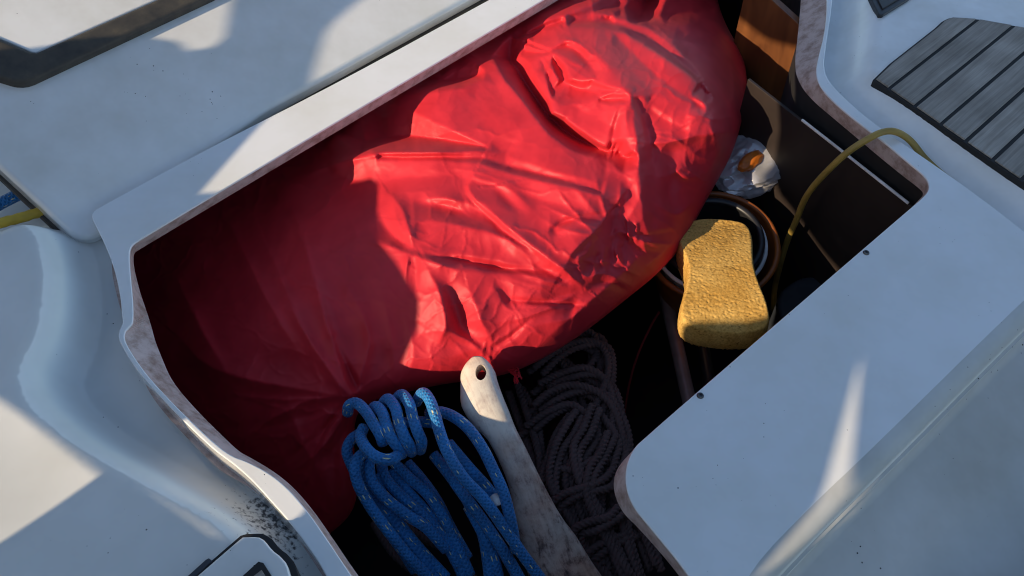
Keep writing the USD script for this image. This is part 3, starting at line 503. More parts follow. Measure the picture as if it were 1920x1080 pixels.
# the gathered upper part: crests and valleys as lines of (x, y, height), with flat cloth stretched between them
CREASES = [
 [(918,100,24),(930,116,36),(947,150,46),(985,192,52),(1030,250,47),(1062,275,37),(1100,292,25),(1140,300,11),(1185,294,2)],
 [(956,112,-16),(990,165,-36),(1018,203,-42),(1050,238,-38),(1085,261,-32),(1125,279,-20),(1165,290,-4)],
 [(992,114,20),(998,140,25),(1012,166,31),(1031,193,37),(1033,211,42),(1055,219,40),(1080,238,36),(1110,262,28),(1140,283,15),(1166,291,5)],
 [(1034,211,42),(1075,196,48),(1116,184,54),(1130,180,56)], [(1060,222,36),(1100,232,38),(1140,256,32),(1172,268,36)], [(1090,206,40),(1125,222,40),(1155,244,36)], [(1130,196,48),(1160,232,47),(1184,285,46)],
 [(1128,178,57),(1148,172,60),(1179,177,64)], [(1126,184,44),(1146,187,42),(1168,186,46)], [(1124,192,50),(1148,198,54),(1178,190,58)], [(1110,150,60),(1135,160,66),(1160,166,66),(1178,174,66)], [(1108,158,48),(1135,168,52),(1165,173,56)],
 [(1182,180,64),(1190,230,60),(1196,290,52),(1200,350,44),(1207,410,31),(1222,452,15)], [(1192,188,46),(1207,222,34),(1220,258,28),(1228,310,28),(1230,350,29),(1226,400,22)],
 [(1186,182,58),(1214,180,52),(1210,196,46),(1206,212,40)], [(1216,186,42),(1232,240,36),(1250,262,37)],
 [(1290,178,48),(1320,192,62),(1327,206,60),(1308,226,50),(1290,262,40)], [(1300,196,46),(1284,226,38),(1262,262,38)], [(1332,200,52),(1338,230,46),(1345,252,38)],
 [(1215,268,39),(1260,266,40),(1300,262,41),(1345,254,36),(1385,244,8)], [(1222,300,28),(1280,310,26),(1340,300,12)],
 [(1160,74,44),(1198,112,45),(1238,148,44),(1280,178,45),(1314,196,46)], [(1060,66,46),(1100,84,58),(1130,118,64),(1165,150,62),(1200,168,54)], [(1150,90,50),(1190,140,50),(1240,185,44)],
 [(1022,56,30),(1080,50,42),(1130,52,54),(1171,61,62),(1225,93,69),(1293,136,70),(1327,169,62),(1338,192,50)],
 [(1120,42,28),(1160,48,30),(1211,66,36),(1266,108,40),(1308,148,42),(1334,184,38)], [(1132,30,40),(1170,37,48),(1211,49,54),(1268,88,56),(1322,148,50),(1352,200,34)],
 [(1200,40,30),(1240,47,40),(1290,46,36),(1340,50,14)], [(1275,84,42),(1310,100,30),(1340,112,14),(1372,150,-4)], [(1290,104,38),(1330,104,22)], [(1360,190,16),(1374,235,4)],
 [(1037,97,52),(1022,90,46),(1004,83,38),(976,72,22)], [(1037,97,52),(1018,96,44),(1000,92,34),(978,83,18)], [(1036,98,52),(1020,104,44),(1000,110,28),(975,108,8)],
 [(1030,94,40),(1010,88,27),(986,78,12)], [(1028,98,40),(1008,98,24),(986,95,8)],
 [(1042,93,44),(1062,85,38),(1090,101,42),(1112,132,52)], [(1043,86,54),(1060,76,58),(1080,78,62),(1106,100,66)], [(1044,98,54),(1075,108,56),(1105,140,58)],
 [(1036,100,52),(1030,122,50),(1048,150,54)], [(1040,112,30),(1052,130,26),(1058,146,32)], [(1046,110,54),(1060,128,56),(1064,150,58)],
 [(1028,112,40),(1004,138,36),(1012,158,36)], [(1020,122,30),(1030,150,32),(1038,176,34)], [(1032,108,48),(1022,140,44),(1036,182,46),(1060,204,46)],
 [(1058,152,38),(1085,166,40),(1118,173,46)], [(1064,150,60),(1090,153,62),(1112,148,62)],
 [(960,64,18),(1008,24,34),(1060,-18,30)], [(970,76,20),(1030,37,44),(1075,22,50),(1118,6,54),(1155,-14,40)], [(975,70,12),(1030,48,24),(1070,40,26),(1100,38,26)], [(995,82,24),(1045,52,36),(1062,41,46),(1056,48,30)], [(1070,32,34),(1110,24,36),(1150,6,26)], [(1122,24,48),(1140,30,50),(1160,20,40)], [(1075,44,30),(1110,44,28),(1145,34,28)],
 [(1160,24,30),(1180,0,34),(1190,-30,26)], [(1196,34,-20),(1212,0,-70),(1215,-50,-80)], [(1232,34,24),(1246,0,30),(1262,-40,20)], [(1255,28,8),(1300,26,0),(1335,20,-10)],
 [(672,288,34),(700,286,52),(760,287,58),(830,286,50),(905,281,32),(950,288,18)], [(680,266,2),(720,258,-10),(770,257,-16),(830,262,-10),(880,269,4),(912,277,18)], [(700,190,14),(742,197,26),(800,222,25),(860,251,23),(916,275,25)],
 [(700,200,2),(742,181,28),(805,172,36),(868,165,44),(905,146,44)], [(800,150,6),(850,152,8),(895,142,14)], [(860,98,22),(890,116,32),(914,136,40)], [(890,180,34),(914,225,31),(921,272,27)], [(930,160,40),(965,230,42),(1010,285,34)],
 [(706,300,38),(770,299,37),(830,300,35),(900,307,31),(1005,337,30),(1100,357,30),(1138,367,28),(1147,388,14)], [(712,294,30),(830,294,26),(905,298,19),(960,314,11),(1050,337,10),(1127,361,16)], [(960,295,24),(1040,322,24),(1110,338,23),(1160,335,22)],
 [(1150,310,22),(1175,330,28),(1185,400,22),(1180,440,10)], [(1160,392,8),(1168,420,6)],
]
RING = [(600,230,0),(620,330,0),(700,345,10),(760,332,18),(850,330,18),(930,350,12),(1000,372,10),(1080,392,8),(1150,412,4),(1185,470,0),(1250,475,0),(1300,400,6),(1345,330,0),(1380,270,-4),(1402,180,-14),(1400,80,-14),(1345,0,-12),(1330,-60,0),(1200,-120,-30),(1000,-110,0),(880,20,0),(830,80,6),(760,130,6),(690,180,0),(500,200,0),(300,200,0),(100,300,0),(100,1050,0),(700,1050,0),(1000,760,0),(1250,560,0),(1420,300,0),(1420,-150,0),(900,-180,0),(500,-180,0),(850,600,0),(700,600,0),(1000,560,0)]
def facet_height(q):
    from scipy.interpolate import LinearNDInterpolator
    from scipy.ndimage import gaussian_filter
    p = np.vstack([resample(c, 8.0, closed=False) for c in CREASES]+[np.array(RING, float)])
    f = LinearNDInterpolator(p[:, :2], p[:, 2], fill_value=0.0)
    x0, y0, st = 60, -190, 2.0; gx_, gy_ = np.meshgrid(np.arange(x0, 1420, st), np.arange(y0, 1060, st)); g_ = f(gx_, gy_)
    g_ = .72*gaussian_filter(g_, .8)+.28*gaussian_filter(g_, 2.4)
    from scipy.ndimage import map_coordinates
    wx = 4*(meshkit.fbm(np.c_[q/45, 0*q[:, 0]], 3, 15)-.5); wy = 4*(meshkit.fbm(np.c_[q/45, 0*q[:, 0]+9], 3, 16)-.5)
    return map_coordinates(g_, [(q[:, 1]+wy-y0)/st, (q[:, 0]+wx-x0)/st], order=1)
def fold_height(q):
    wx = 5*(meshkit.fbm(np.c_[q/38, 0*q[:, 0]], 3, 5)-.5); wy = 5*(meshkit.fbm(np.c_[q/38, 0*q[:, 0]+9], 3, 6)-.5)
    q = q+np.c_[wx, wy]; h = np.zeros(len(q))
    for pts, H, wl, wr, *rest in FOLDS:
        pts_H = H
        pl = spline(np.c_[np.array(pts, float), np.array(H, float)], 9.0); H = pl[:, 2]; pl = pl[:, :2]
        r = 5*max(wl, wr)+10; lo, hi = pl.min(0)-r, pl.max(0)+r
        ix = np.nonzero((q[:, 0] > lo[0]) & (q[:, 0] < hi[0]) & (q[:, 1] > lo[1]) & (q[:, 1] < hi[1]))[0]; s = q[ix]
        bd = np.full(len(s), 1e9); bs = np.zeros(len(s)); bh = np.zeros(len(s))
        for k in range(len(pl)-1):
            a, b = pl[k], pl[k+1]; ab = b-a; l2 = ab@ab
            t = np.clip(((s-a)@ab)/l2, 0, 1); dvec = s-a-t[:, None]*ab; d = np.linalg.norm(dvec, axis=1)
            m = d < bd; bd[m] = d[m]; bs[m] = (ab[0]*dvec[:, 1]-ab[1]*dvec[:, 0])[m]; bh[m] = (H[k]*(1-t)+H[k+1]*t)[m]
        w = np.where(bs > 0, wr, wl); e = np.minimum(np.minimum(wl, wr)*.3, 2.5)
        if len(rest) or max(pts_H) <= 0: h[ix] += bh*np.exp(-(bd/w)**2)
        else: h[ix] += bh*np.exp(-(np.sqrt(bd**2+e*e)-e)/(w*.8))
    return h
PXM = 1/1300.
ST = 2.6
gx, gy = np.meshgrid(np.arange(80, 1406, ST), np.arange(-175, 1044, ST)); g = np.c_[gx.ravel(), gy.ravel()]
g = g[shapely.contains_xy(bagpoly.buffer(-1.8), g[:, 0], g[:, 1])]
q = np.vstack([g, BO]); tri = Delaunay(q).simplices; cc = q[tri].mean(1); tri = tri[shapely.contains_xy(bagpoly.buffer(.2), cc[:, 0], cc[:, 1])]
dE = shapely.distance(bagpoly.exterior, shapely.points(q)); dE[len(g):] = 0
R = 60.0; u = np.clip(1-dE/R, 0, 1); edge = R*(1-np.sqrt(np.maximum(1-u*u, 0)))*.9
fade = sstep(0, 26, dE)
n3 = np.c_[q/90, 0*q[:, 0]]; low = 16*(meshkit.fbm(n3, 2, 11)-.5)
rid = 1-np.abs(2*meshkit.fbm(np.c_[q/70+np.c_[meshkit.noise(np.c_[q/60, 0*q[:, 0]], 3), meshkit.noise(np.c_[q/60, 0*q[:, 0]], 4)], 0*q[:, 0]+2], 3, 21)-1)
from scipy.spatial import cKDTree
wq = q+np.c_[meshkit.fbm(np.c_[q/55, 0*q[:, 0]+4], 3, 51)-.5, meshkit.fbm(np.c_[q/55, 0*q[:, 0]+7], 3, 52)-.5]*46
def creases(cell, seed, ang, asp, sharp):
    c, s_ = math.cos(ang), math.sin(ang); w_ = np.stack([(wq[:, 0]*c+wq[:, 1]*s_)/asp, -wq[:, 0]*s_+wq[:, 1]*c], 1)
    lo, hi = w_.min(0), w_.max(0); r_ = np.random.default_rng(seed); nn = int(np.prod(hi-lo)/cell**2)
    d, _ = cKDTree(r_.uniform(lo, hi, (nn, 2))).query(w_, k=2); return np.exp(-(d[:, 1]-d[:, 0])/sharp), d[:, 0]/cell
c1, f1 = creases(75, 61, .45, 1.9, 7); c2, f2 = creases(38, 62, -.7, 1.7, 4)
mk = np.maximum(sstep(.40, .62, meshkit.fbm(np.c_[q/150, 0*q[:, 0]+1], 2, 53)), sstep(1180, 1260, q[:, 0])); mk2 = sstep(.45, .65, meshkit.fbm(np.c_[q/120, 0*q[:, 0]+3], 2, 54))
crum = 3.2*(c1+.8*f1)*(.3+.7*mk)+1.6*(c2+.7*f2)*(.25+.75*mk2)
hpx = (fold_height(q)+facet_height(q)+low+3*(rid-.7)+crum)*(.25+.75*fade)
zt = brbf(q/500)+(hpx-edge)*PXM
ub = np.clip(1-dE/140, 0, 1)
zb = zt-(hpx*PXM*fade)*0-.17*np.sqrt(np.maximum(1-ub*ub, 0))
a = q[tri]; ar = (a[:, 1, 0]-a[:, 0, 0])*(a[:, 2, 1]-a[:, 0, 1])-(a[:, 1, 1]-a[:, 0, 1])*(a[:, 2, 0]-a[:, 0, 0])
tri[ar > 0] = tri[ar > 0][:, ::-1]
V = np.vstack([P(q, zt), P(q, zb)]); keep = dE > 0
idx = np.arange(len(q)); bidx = np.where(keep, idx+len(q), idx)
bagm = trimesh.Trimesh(V, np.vstack([tri, bidx[tri][:, ::-1]]), process=False); bagm.remove_unreferenced_vertices()
def bag_z(x, y):
    k = np.argmin((q[:, 0]-x)**2+(q[:, 1]-y)**2); return float(zt[k])
bag = thing('sail_bag', 'large crumpled red nylon sail bag stuffed into the open locker', 'sail bag', loc=P1(800, 450, -.2))
obj('bag_cloth', bagm, 'red_nylon', bag, smooth=True)
zf = bag_z(955, 696)
fr_ = []
for k in range(14):
    o = P1(952, 694, zf+.004); p1 = P1(968+rng.uniform(-5, 5), 697+rng.uniform(-8, 8), zf+.012); p2 = P1(970+rng.uniform(-6, 10), 706+rng.uniform(-12, 14), zf+.016+rng.uniform(-.01, .01))
    fr_.append(tube(spline([o, p1, p2], .003), .0011, 5))
obj('frayed_cord', cat(*fr_), 'red_nylon', bag, smooth=True, label='frayed red cord end at the hem')

# ------------------------------------------------------------------ blue rope hank
def zpath(pts, sc=2.4547, ox=560, oy=640): return np.array([P1(ox+x/sc, oy+y/sc, z) for x, y, z in pts])
blue = thing('blue_rope', 'coiled blue braided rope with yellow flecks hanging beside the worn handle', 'rope', loc=P1(760, 850, -.2))
BR = .0078
BLUE = [
 [(225,330,-.150),(232,295,-.132),(268,285,-.124),(310,325,-.120),(345,380,-.120),(375,430,-.122),(388,470,-.135)],
 [(300,395,-.138),(285,440,-.135),(310,490,-.128),(350,528,-.126),(405,545,-.126),(450,530,-.135),(470,500,-.16)],
 [(325,330,-.150),(355,300,-.130),(385,330,-.120),(405,390,-.119),(430,450,-.121),(460,490,-.132),(475,520,-.16)],
 [(380,300,-.148),(410,265,-.128),(445,305,-.117),(462,370,-.115),(485,435,-.118),(510,480,-.130),(520,510,-.16)],
 [(440,280,-.146),(475,245,-.126),(510,290,-.113),(525,350,-.112),(545,410,-.115),(565,460,-.128),(560,500,-.16)],
 [(540,280,-.140),(570,238,-.112),(600,265,-.104),(625,330,-.103),(650,420,-.108),(690,520,-.118),(760,630,-.132),(850,725,-.150),(940,850,-.175),(1030,980,-.20),(1120,1100,-.225)],
 [(600,330,-.160),(650,325,-.135),(710,345,-.125),(780,400,-.125),(845,490,-.132),(895,590,-.142),(940,690,-.155),(968,790,-.168),(985,870,-.185),(1000,960,-.22)],
 [(690,470,-.150),(740,530,-.150),(800,600,-.155),(860,665,-.165),(905,725,-.175)],
 [(660,560,-.185),(740,680,-.190),(830,800,-.20),(920,930,-.215),(1000,1060,-.235),(1060,1180,-.25)],
 [(780,760,-.22),(840,870,-.225),(890,980,-.235),(920,1090,-.25),(930,1180,-.26)],
 [(330,500,-.165),(280,530,-.158),(258,580,-.160),(275,660,-.17),(330,760,-.185),(410,870,-.20),(500,985,-.22),(600,1090,-.24)],
 [(345,520,-.175),(325,570,-.172),(340,650,-.18),(410,730,-.19),(500,800,-.20),(590,860,-.215),(680,960,-.24)],
 [(290,420,-.185),(245,450,-.18),(222,500,-.182),(240,560,-.19),(300,680,-.205),(370,800,-.22),(450,920,-.24),(540,1060,-.26)],
 [(380,560,-.20),(400,630,-.20),(480,720,-.21),(570,800,-.22),(660,900,-.235),(740,1040,-.255)],
 [(440,560,-.205),(500,620,-.21),(590,700,-.215),(660,800,-.225),(720,920,-.24),(790,1080,-.26)],
 [(500,560,-.22),(570,640,-.225),(640,740,-.23),(700,860,-.245),(780,1000,-.26)],
 [(420,600,-.215),(500,690,-.22),(600,800,-.23),(690,930,-.245),(760,1090,-.26)], [(300,560,-.19),(300,640,-.195),(370,760,-.21),(470,880,-.225),(570,1010,-.245),(640,1110,-.26)],
 [(620,520,-.19),(690,610,-.195),(770,720,-.205),(860,850,-.22),(960,1000,-.24),(1010,1090,-.25)], [(720,640,-.215),(790,760,-.22),(850,900,-.23),(880,1090,-.25)], [(350,620,-.20),(400,740,-.21),(480,860,-.225),(560,960,-.24),(680,1090,-.26)],
 [(395,440,-.15),(470,380,-.165),(560,370,-.165),(650,380,-.165)],
]
for pts in BLUE:
    m, uv = tube(spline(zpath(pts), .004), BR, 14, uvs=True); obj('rope_turn', m, 'blue_braid', blue, smooth=True, uv=uv)
m, uv = tube(zpath([(898,720,-.166), (912,738,-.164), (916,752,-.166)]), .0075, 12, uvs=True)
obj('whipped_end', m, 'white_plastic', blue, smooth=True, uv=uv, label='taped white rope end')

# ------------------------------------------------------------------ worn handle (tiller) with a hole
hl = [(862,705,-.110),(866,760,-.120),(890,799,-.135),(918,831,-.148),(951,901,-.175),(967,978,-.205),(980,1040,-.235),(1000,1110,-.26),(1020,1180,-.29)]
hr = [(932,705,-.110),(949,750,-.120),(963,787,-.135),(980,826,-.148),(1014,895,-.175),(1056,975,-.205),(1096,1034,-.235),(1140,1095,-.26),(1190,1165,-.29)]
zc = np.array([p[2] for p in hl])
Lp = np.array([P1(*p) for p in hl]); Rp = np.array([P1(*p) for p in hr])
tip = [(864,688,-.106),(870,677,-.1045),(884,667,-.103)], [(928,690,-.106),(922,678,-.1045),(908,668,-.103)]
Lp = np.vstack([[P1(*p) for p in tip[0][::-1]], Lp]); Rp = np.vstack([[P1(*p) for p in tip[1][::-1]], Rp])
Ls, Rs = spline(Lp, .004), spline(Rp, .004); n = 120
Ls = resample(Ls, .5*1e-9+np.linalg.norm(np.diff(Ls, axis=0), axis=1).sum()/n, False)[:n]; Rs = resample(Rs, np.linalg.norm(np.diff(Rs, axis=0), axis=1).sum()/n, False)[:n]
mid = (Ls+Rs)/2; half = (Rs-Ls)/2; hw = np.linalg.norm(half, axis=1); hx = half/hw[:, None]
tg = np.gradient(mid, axis=0); tg /= np.linalg.norm(tg, axis=1, keepdims=True); hn = np.cross(hx, tg); hn *= np.sign(hn[:, 2:3])
th = np.linspace(0, 2*np.pi, 48, endpoint=False)
sup = lambda v, e: np.sign(v)*np.abs(v)**e
thick = np.minimum(.021, hw*.9)
ring = mid[:, None]+hx[:, None]*(hw[:, None]*sup(np.cos(th), .85)[None])[..., None]+hn[:, None]*((thick[:, None]*(sup(np.sin(th), .85)[None]-1)))[..., None]
hm = rows(list(ring), closed=True)
v = list(hm.vertices); f = list(hm.faces)
v.append(ring[0].mean(0)); f += [[len(v)-1, (k+1) % 48, k] for k in range(48)]
v.append(ring[-1].mean(0)); f += [[len(v)-1, (n-1)*48+k, (n-1)*48+(k+1) % 48] for k in range(48)]
hm = trimesh.Trimesh(np.array(v), np.array(f), process=False)
hm.merge_vertices(); hm.fix_normals()
import manifold3d as m3
hp = P1(902, 697, -.106); k0 = int(np.argmin(np.linalg.norm(mid-hp, axis=1))); ax = hn[k0]
cyl = trimesh.creation.cylinder(radius=1, height=.16, sections=32); cyl.apply_scale([.0075, .0115, 1])
Mx = np.eye(4); Mx[:3, 0] = hx[k0]; Mx[:3, 1] = np.cross(ax, hx[k0]); Mx[:3, 2] = ax; Mx[:3, 3] = mid[k0]+hx[k0]*.004+tg[k0]*.0; cyl.apply_transform(Mx)
def tom(t): return m3.Manifold(m3.Mesh(np.asarray(t.vertices, np.float32), np.asarray(t.faces, np.uint32)))
try:
    A = tom(hm); B = tom(cyl); 
    if A.volume() < 0: hm.invert(); A = tom(hm)
    C = A-B; hmm = C.to_mesh(); 
    if C.num_tri() > 100: hm = trimesh.Trimesh(hmm.vert_properties[:, :3], hmm.tri_verts, process=False)
    print('handle', C.num_tri())
except Exception as e: print('handle boolean', e)
obj('tiller', hm, 'handle_wood', smooth=40, label='worn whitish tiller handle with a hole through its rounded end', category='tiller')

# ------------------------------------------------------------------ grey laid mooring line in a heap behind the handle
heap = thing('mooring_line', 'dark grey twisted mooring rope heaped behind the tiller handle', 'rope', loc=P1(1080, 850, -.35))
HEAP = [
 [(1000,690,-.30),(1040,660,-.29),(1090,640,-.29),(1130,650,-.30),(1140,700,-.30),(1110,780,-.30),(1090,860,-.31),(1100,960,-.33),(1130,1060,-.35)],
 [(1010,720,-.31),(1050,700,-.30),(1100,690,-.295),(1140,720,-.30),(1150,780,-.30),(1130,860,-.31),(1120,940,-.32),(1150,1040,-.34),(1180,1110,-.36)],
 [(1000,760,-.315),(1030,735,-.30),(1070,722,-.29),(1120,735,-.29),(1155,775,-.295),(1170,840,-.305),(1165,920,-.32),(1170,1000,-.34),(1200,1090,-.36)],
 [(985,800,-.32),(1030,770,-.305),(1075,760,-.30),(1110,800,-.30),(1080,850,-.30),(1060,900,-.31),(1080,980,-.33),(1110,1070,-.36)],
 [(1080,770,-.285),(1060,800,-.285),(1040,840,-.29),(1030,900,-.30),(1060,960,-.32),(1100,1030,-.34),(1150,1100,-.36)],
 [(1110,760,-.28),(1095,800,-.28),(1075,840,-.285),(1085,900,-.295),(1120,960,-.315),(1160,1050,-.345),(1190,1120,-.36)],
 [(1140,810,-.29),(1125,850,-.285),(1105,880,-.285),(1100,930,-.30),(1130,1000,-.325),(1180,1080,-.35)],
 [(1150,880,-.30),(1130,900,-.295),(1090,915,-.295),(1050,930,-.30),(1030,960,-.32),(1060,1030,-.35)],
 [(970,720,-.33),(990,780,-.33),(1010,850,-.33),(1020,920,-.335),(1050,1000,-.35),(1090,1090,-.37)],
 [(1040,640,-.315),(1075,620,-.31),(1110,625,-.31),(1120,660,-.315),(1095,700,-.315),(1060,740,-.315)],
 [(1160,950,-.315),(1140,970,-.31),(1100,980,-.31),(1075,1000,-.32),(1090,1060,-.345)],
 [(1020,640,-.33),(1060,690,-.325),(1080,760,-.32),(1140,800,-.32),(1190,860,-.33),(1200,950,-.345)],
 [(1190,1000,-.35),(1150,1010,-.335),(1110,1030,-.335),(1080,1070,-.35)],
 [(1180,900,-.325),(1160,870,-.31),(1120,860,-.30),(1080,880,-.30),(1040,880,-.305),(1010,910,-.32)],
 [(1130,780,-.30),(1160,830,-.30),(1150,890,-.305),(1190,960,-.33),(1230,1060,-.36)],
 [(740,960,-.34),(780,1000,-.34),(850,1040,-.345),(900,1100,-.36)], [(700,980,-.36),(740,1040,-.36),(800,1090,-.37)],
]
rh = np.random.default_rng(5)
HEAP += [[(x+dx+rh.uniform(-5, 5), y+dy+rh.uniform(-6, 6), z+dz) for x, y, z in pts] for pts in HEAP[:15] for dx, dy, dz in ((13, 9, -.006), (-12, 14, -.020))]
for i, pts in enumerate(HEAP):
    p = spline(np.array([P1(*a) for a in pts]), .0026); obj('rope_turn', tube(p, .0061, 10, lobes=3, pitch=.023, depth=.30, phase=i), 'mooring_line', heap, smooth=True)

# ------------------------------------------------------------------ nested tubs with the sponge on top
BC = P1(1336, 452, -.222); AXB = np.array([-.10, -.16, 1.0])
def tub(name, label, m, r0, r1, h, dz, lip, wall=.003, sh=(0, 0)):
    t = thing(name, label, 'bucket', loc=BC)
    axu = AXB/np.linalg.norm(AXB); o = BC+axu*dz+np.array([*sh, 0])
    obj('tub_body', lathe([(0.0005, -h), (r0, -h), (r1, 0), (r1-wall, -.001), (r0-wall, -h+.004), (0.0005, -h+.004)], o, AXB), m, t, smooth=40)
    a = np.linspace(0, 2*np.pi, 13); obj('tub_lip', lathe([(r1+lip*math.cos(x), lip*math.sin(x)) for x in a], o, AXB), m, t, smooth=True)
    return t
tub('orange_tub', 'orange plastic tub, outermost of the nested tubs under the sponge', 'orange_dull', .085, .113, .16, -.012, .0050)
tub('white_tub', 'white rimmed plastic tub nested between the orange and black ones', 'white_plastic', .072, .0955, .13, -.003, .0036, sh=(-.005, -.005))
tub('black_bucket', 'black plastic bucket holding up the yellow sponge', 'black_plastic', .066, .083, .15, .006, .006)

SP = [(1318,398),(1355,399),(1394,404),(1408,415),(1414,440),(1413,470),(1415,500),(1426,532),(1440,560),(1447,585),(1446,598),(1436,610),(1400,618),(1350,615),(1305,607),(1287,598),(1278,583),(1279,562),(1287,536),(1292,508),(1286,480),(1274,455),(1276,430),(1292,405)]
ZSP = -.175
so_ = resample(chaikin(P(SP, ZSP)[:, :2], 2), .0022); sppoly = Polygon(so_)
x0, y0, x1, y1 = sppoly.bounds; gx, gy = np.meshgrid(np.arange(x0, x1, .0016), np.arange(y0, y1, .0016)); gg = np.c_[gx.ravel(), gy.ravel()]
gg = gg[shapely.contains_xy(sppoly.buffer(-.0012), gg[:, 0], gg[:, 1])]; qq = np.vstack([gg, so_]); tt = Delaunay(qq).simplices; c_ = qq[tt].mean(1); tt = tt[shapely.contains_xy(sppoly.buffer(1e-4), c_[:, 0], c_[:, 1])]
dd_ = shapely.distance(sppoly.exterior, shapely.points(qq)); rr_ = .006; uu = np.clip(1-dd_/rr_, 0, 1); drop = rr_*(1-np.sqrt(np.maximum(1-uu*uu, 0)))
pn = meshkit.fbm(np.c_[qq[:, 0]*170, qq[:, 1]*480, 0*qq[:, 0]], 3, 31); pn2 = meshkit.fbm(np.c_[qq*35, 0*qq[:, 0]], 2, 33)
pits = -.0010*sstep(.62, .72, pn+.22*(pn2-.5))-.0011*meshkit.fbm(np.c_[qq*520, 0*qq[:, 0]], 2, 35)
bow = -.012*np.clip((qq[:, 1]-so_[:, 1].mean())/.11, -1, 1)**2
ztp = ZSP+bow-drop+pits*sstep(0, .008, dd_)
nb = len(so_); rim0 = np.arange(len(gg), len(qq))
Vs = [np.c_[qq, ztp]]; e0 = np.c_[so_, ztp[len(gg):]]
cen = so_.mean(0); sides = []
for s, z in ((1.012, -.008), (1.02, -.018), (1.012, -.028), (.995, -.036), (.97, -.041)):
    sides.append(np.c_[cen+(so_-cen)*s, e0[:, 2]+z+.0008*rng.normal(size=nb)])
m_side = rows([e0]+sides, closed=True)
vb, fb = trimesh.creation.triangulate_polygon(Polygon(sides[-1][:, :2]), engine='earcut')
bot = trimesh.Trimesh(np.c_[vb, np.full(len(vb), sides[-1][:, 2].mean())], fb[:, ::-1], process=False)
a_ = qq[tt]; ar_ = (a_[:, 1, 0]-a_[:, 0, 0])*(a_[:, 2, 1]-a_[:, 0, 1])-(a_[:, 1, 1]-a_[:, 0, 1])*(a_[:, 2, 0]-a_[:, 0, 0]); tt[ar_ < 0] = tt[ar_ < 0][:, ::-1]
spm = cat(trimesh.Trimesh(np.c_[qq, ztp], tt, process=False), m_side, bot); spm.merge_vertices(digits_vertex=6); spm.fix_normals()
obj('sponge', spm, 'sponge_foam', smooth=True, label='yellow bone shaped car sponge full of pores, lying on the black bucket', category='sponge')

# ------------------------------------------------------------------ crumpled clear bag with something orange in it
pb = thing('plastic_bag', 'crumpled clear plastic bag holding an orange object behind the sponge', 'plastic bag', loc=P1(1420, 310, -.22))
ico = trimesh.creation.icosphere(4); v = ico.vertices.copy()
n1 = meshkit.noise(v*2.2+5, 41); n2 = 1-np.abs(2*meshkit.fbm(v*2.8+3, 2, 43)-1)
v *= (1+.35*(n1-.5)+.30*(n2-.75))[:, None]
v *= np.array([.098, .074, .044]); v[:, 0] += v[:, 1]*.5
R_ = trimesh.transformations.rotation_matrix(.25, [0, 0, 1])[:3, :3]; v = v@R_.T
film = trimesh.Trimesh(v+P1(1424, 300, -.212), ico.faces, process=False)
tailp = P1(1370, 352, -.23)
obj('film', film, 'clear_film', pb, smooth=24)
fl = []
for k in range(5):
    a = P1(1425+rng.uniform(-25, 15), 285+rng.uniform(-10, 10), -.20); b = P1(1450+rng.uniform(-20, 30), 252+rng.uniform(-8, 20), -.19+rng.uniform(-.01, .01)); w = rng.uniform(.010, .02)
    s_ = np.cross(b-a, [0, 0, 1]); s_ /= np.linalg.norm(s_)
    pts = np.array([a-s_*w, a+s_*w, b+s_*w*1.3, b-s_*w*.9, (a+b)/2+np.array([0, 0, .012])]); fl.append(trimesh.Trimesh(pts, [[0, 1, 4], [1, 2, 4], [2, 3, 4], [3, 0, 4]], process=False))
obj('loose_film', cat(*fl), 'clear_film', pb)
oi = trimesh.creation.icosphere(3); vv = oi.vertices*np.array([.034, .015, .014]); vv *= (1+.2*(meshkit.noise(oi.vertices*3, 5)-.5))[:, None]
R2 = trimesh.transformations.rotation_matrix(.75, [0, 0, 1])[:3, :3]
obj('orange_item', trimesh.Trimesh(vv@R2.T+P1(1408, 302, -.176), oi.faces, process=False), 'orange_plastic', pb, smooth=True, label='small orange object inside the bag')

# ------------------------------------------------------------------ hose, pole, case, cords
hz = [(1790,345,-.03),(1760,322,-.028),(1733,296,-.02),(1707,264,-.004),(1682,248,.010),(1658,247,.012),(1630,259,.008),(1590,285,-.02),(1556,316,-.06),(1524,351,-.11),(1507,378,-.15),(1493,413,-.20),(1475,455,-.26),(1460,507,-.33),(1452,545,-.40),(1450,580,-.46)]
obj('yellow_hose', tube(spline(np.array([P1(*p) for p in hz]), .005), .0054, 14), 'yellow_hose', smooth=True, label='yellow hose looping over the rim notch down into the locker', category='hose')
obj('pole', tube(spline(np.array([P1(1246, 540, -.36), P1(1256, 590, -.37), P1(1272, 660, -.385), P1(1292, 750, -.40), P1(1330, 900, -.42)]), .01), .0125, 18), 'alloy_pole', smooth=True, label='dull pinkish pole slanting under the seat strip below the sponge', category='pole')
obj('pole', tube(spline(np.array([P1(1316, 640, -.40), P1(1330, 720, -.41), P1(1350, 820, -.42)]), .01), .012, 16), 'black_plastic', smooth=True, label='black pole beside the pinkish pole under the sponge', category='pole')
cs = [(1445,560),(1500,515),(1545,520),(1600,600),(1500,660)]
obj('dark_case', loops_slab([resample(chaikin(P(cs, -.34)[:, :2], 2), .008)], -.34, -.50, r=.008), 'dark_case', smooth=35, label='dark grey case in shadow right of the sponge', category='case')
obj('red_line', tube(spline(np.array([P1(1236, 585, -.33), P1(1220, 612, -.36), P1(1196, 665, -.40), P1(1180, 720, -.44), P1(1168, 790, -.50)]), .006), .0022, 7), 'red_cord', smooth=True, label='thin dark red cord hanging left of the pinkish pole', category='cord')
b0 = np.array([P1(-120, 440, -.02), P1(-30, 398, -.022), P1(10, 377, -.022), P1(60, 352, -.024), P1(130, 318, -.03), P1(240, 270, -.035)])
m, uv = tube(spline(b0, .006), .009, 14, uvs=True)
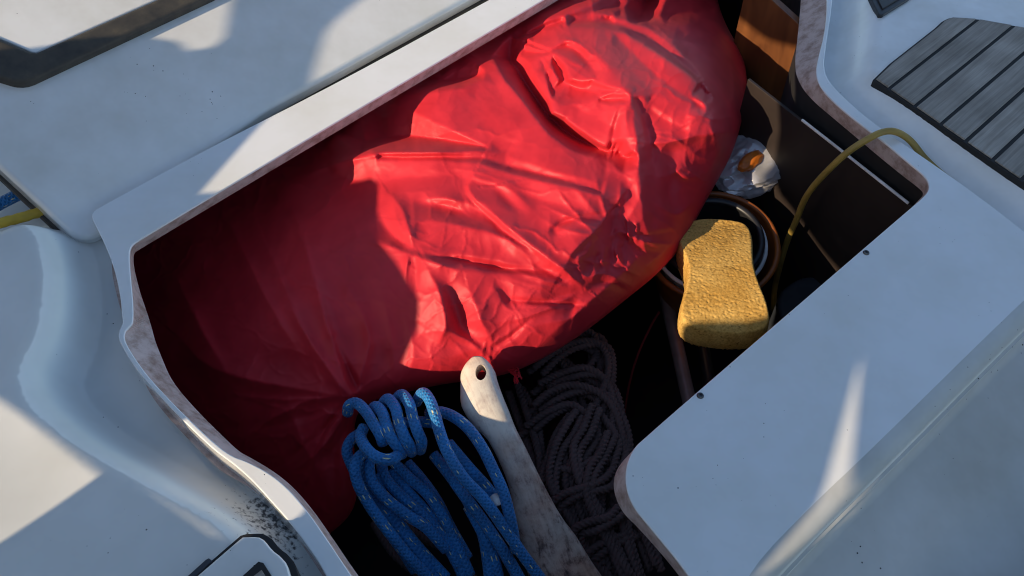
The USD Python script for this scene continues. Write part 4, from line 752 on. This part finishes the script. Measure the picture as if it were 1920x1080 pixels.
obj('blue_deck_line', m, 'blue_braid', smooth=True, uv=uv, label='blue line passing behind the open lid at left edge', category='rope')
b1 = np.array([P1(-140, 462, -.002), P1(-20, 424, -.005), P1(40, 408, -.012), P1(80, 396, -.018), P1(150, 375, -.03), P1(260, 330, -.038)])
obj('yellow_deck_line', tube(spline(b1, .006), .0075, 14, lobes=3, pitch=.03, depth=.1), 'yellow_line', smooth=True, label='yellow line running under the open lid at left edge', category='rope')

# ------------------------------------------------------------------ unseen sheet up-sun of the locker (outside the frame), its holes shaping sun and shade
CD = 1.45
CO = SUN_H*CD; CX = np.array([-SUN_H[1], SUN_H[0], 0]); CZ = np.array([0, 0, 1.0])
def to_blocker(p):
    p = np.atleast_2d(p); t = (CD-p@SUN_H)/(SUN@SUN_H); w = p+SUN*t[:, None]-CO; return np.stack([w@CX, w@CZ], 1)
def lidpt(px):
    s = PL(px); return A0+E3*LUP+s[:, :1]*E1+s[:, 1:]*E2
SHEET = [(-1.35,.02),(1.35,.02),(1.35,1.5),(.9,1.56),(0,1.58),(-.9,1.56),(-1.35,1.5)]
OPEN = [  # holes laid out to let sun onto the lit patches
 [(-.066,.459),(-.083,.528),(-.105,.567),(-.147,.581),(-.199,.586),(-.245,.583),(-.285,.580),(-.309,.584),(-.34,.594),(-.375,.600),(-.42,.553),(-.515,.623),(-.560,.672),(-.580,.689),(-.640,.746),(-.672,.80),(-.70,1.0),(-.5,1.02),(-.42,.955),(-.31,.952),(-.22,.98),(-.115,.955),(-.08,.87),(-.07,.79),(-.045,.752),(.012,.735),(.085,.705),(.175,.685),(.155,.655),(.092,.615),(.10,.53),(.125,.492),(.104,.479),(.045,.469),(0,.461)],
 [(-.80,.55),(-.743,.60),(-.713,.67),(-.693,.68),(-.673,.67),(-.661,.673),(-.667,.693),(-.735,.75),(-.80,1.0),(-1.2,1.0),(-1.2,.5)],
 [(-.045,.446),(-.025,.39),(-.03,.30),(-.5,.25),(-.4,.36),(-.288,.40),(-.237,.412),(-.145,.428)],
 [(.347,.812),(.450,.718),(.468,.655),(.476,.69),(.463,.733)],
]
ct = thing('unseen_sun_blocker', 'pale canvas out of view, its holes shaping sun and shade on the locker', 'blocker', loc=CO)
obj('blocker', loops_slab([resample(SHEET, .03)]+[resample(h, .02) for h in OPEN], .0015, -.0015, r=.0005, n=2, frame=(CO, CX, CZ, SUN_H)), 'blocker_cloth', ct)
for u in (-1.36, 1.36):  # posts holding the unseen sheet
    o = CO+CX*u; obj('pole', tube(np.array([o+CZ*-.1, o+CZ*.7, o+CZ*1.6]), .0125, 16), 'screw_steel', ct, smooth=True)
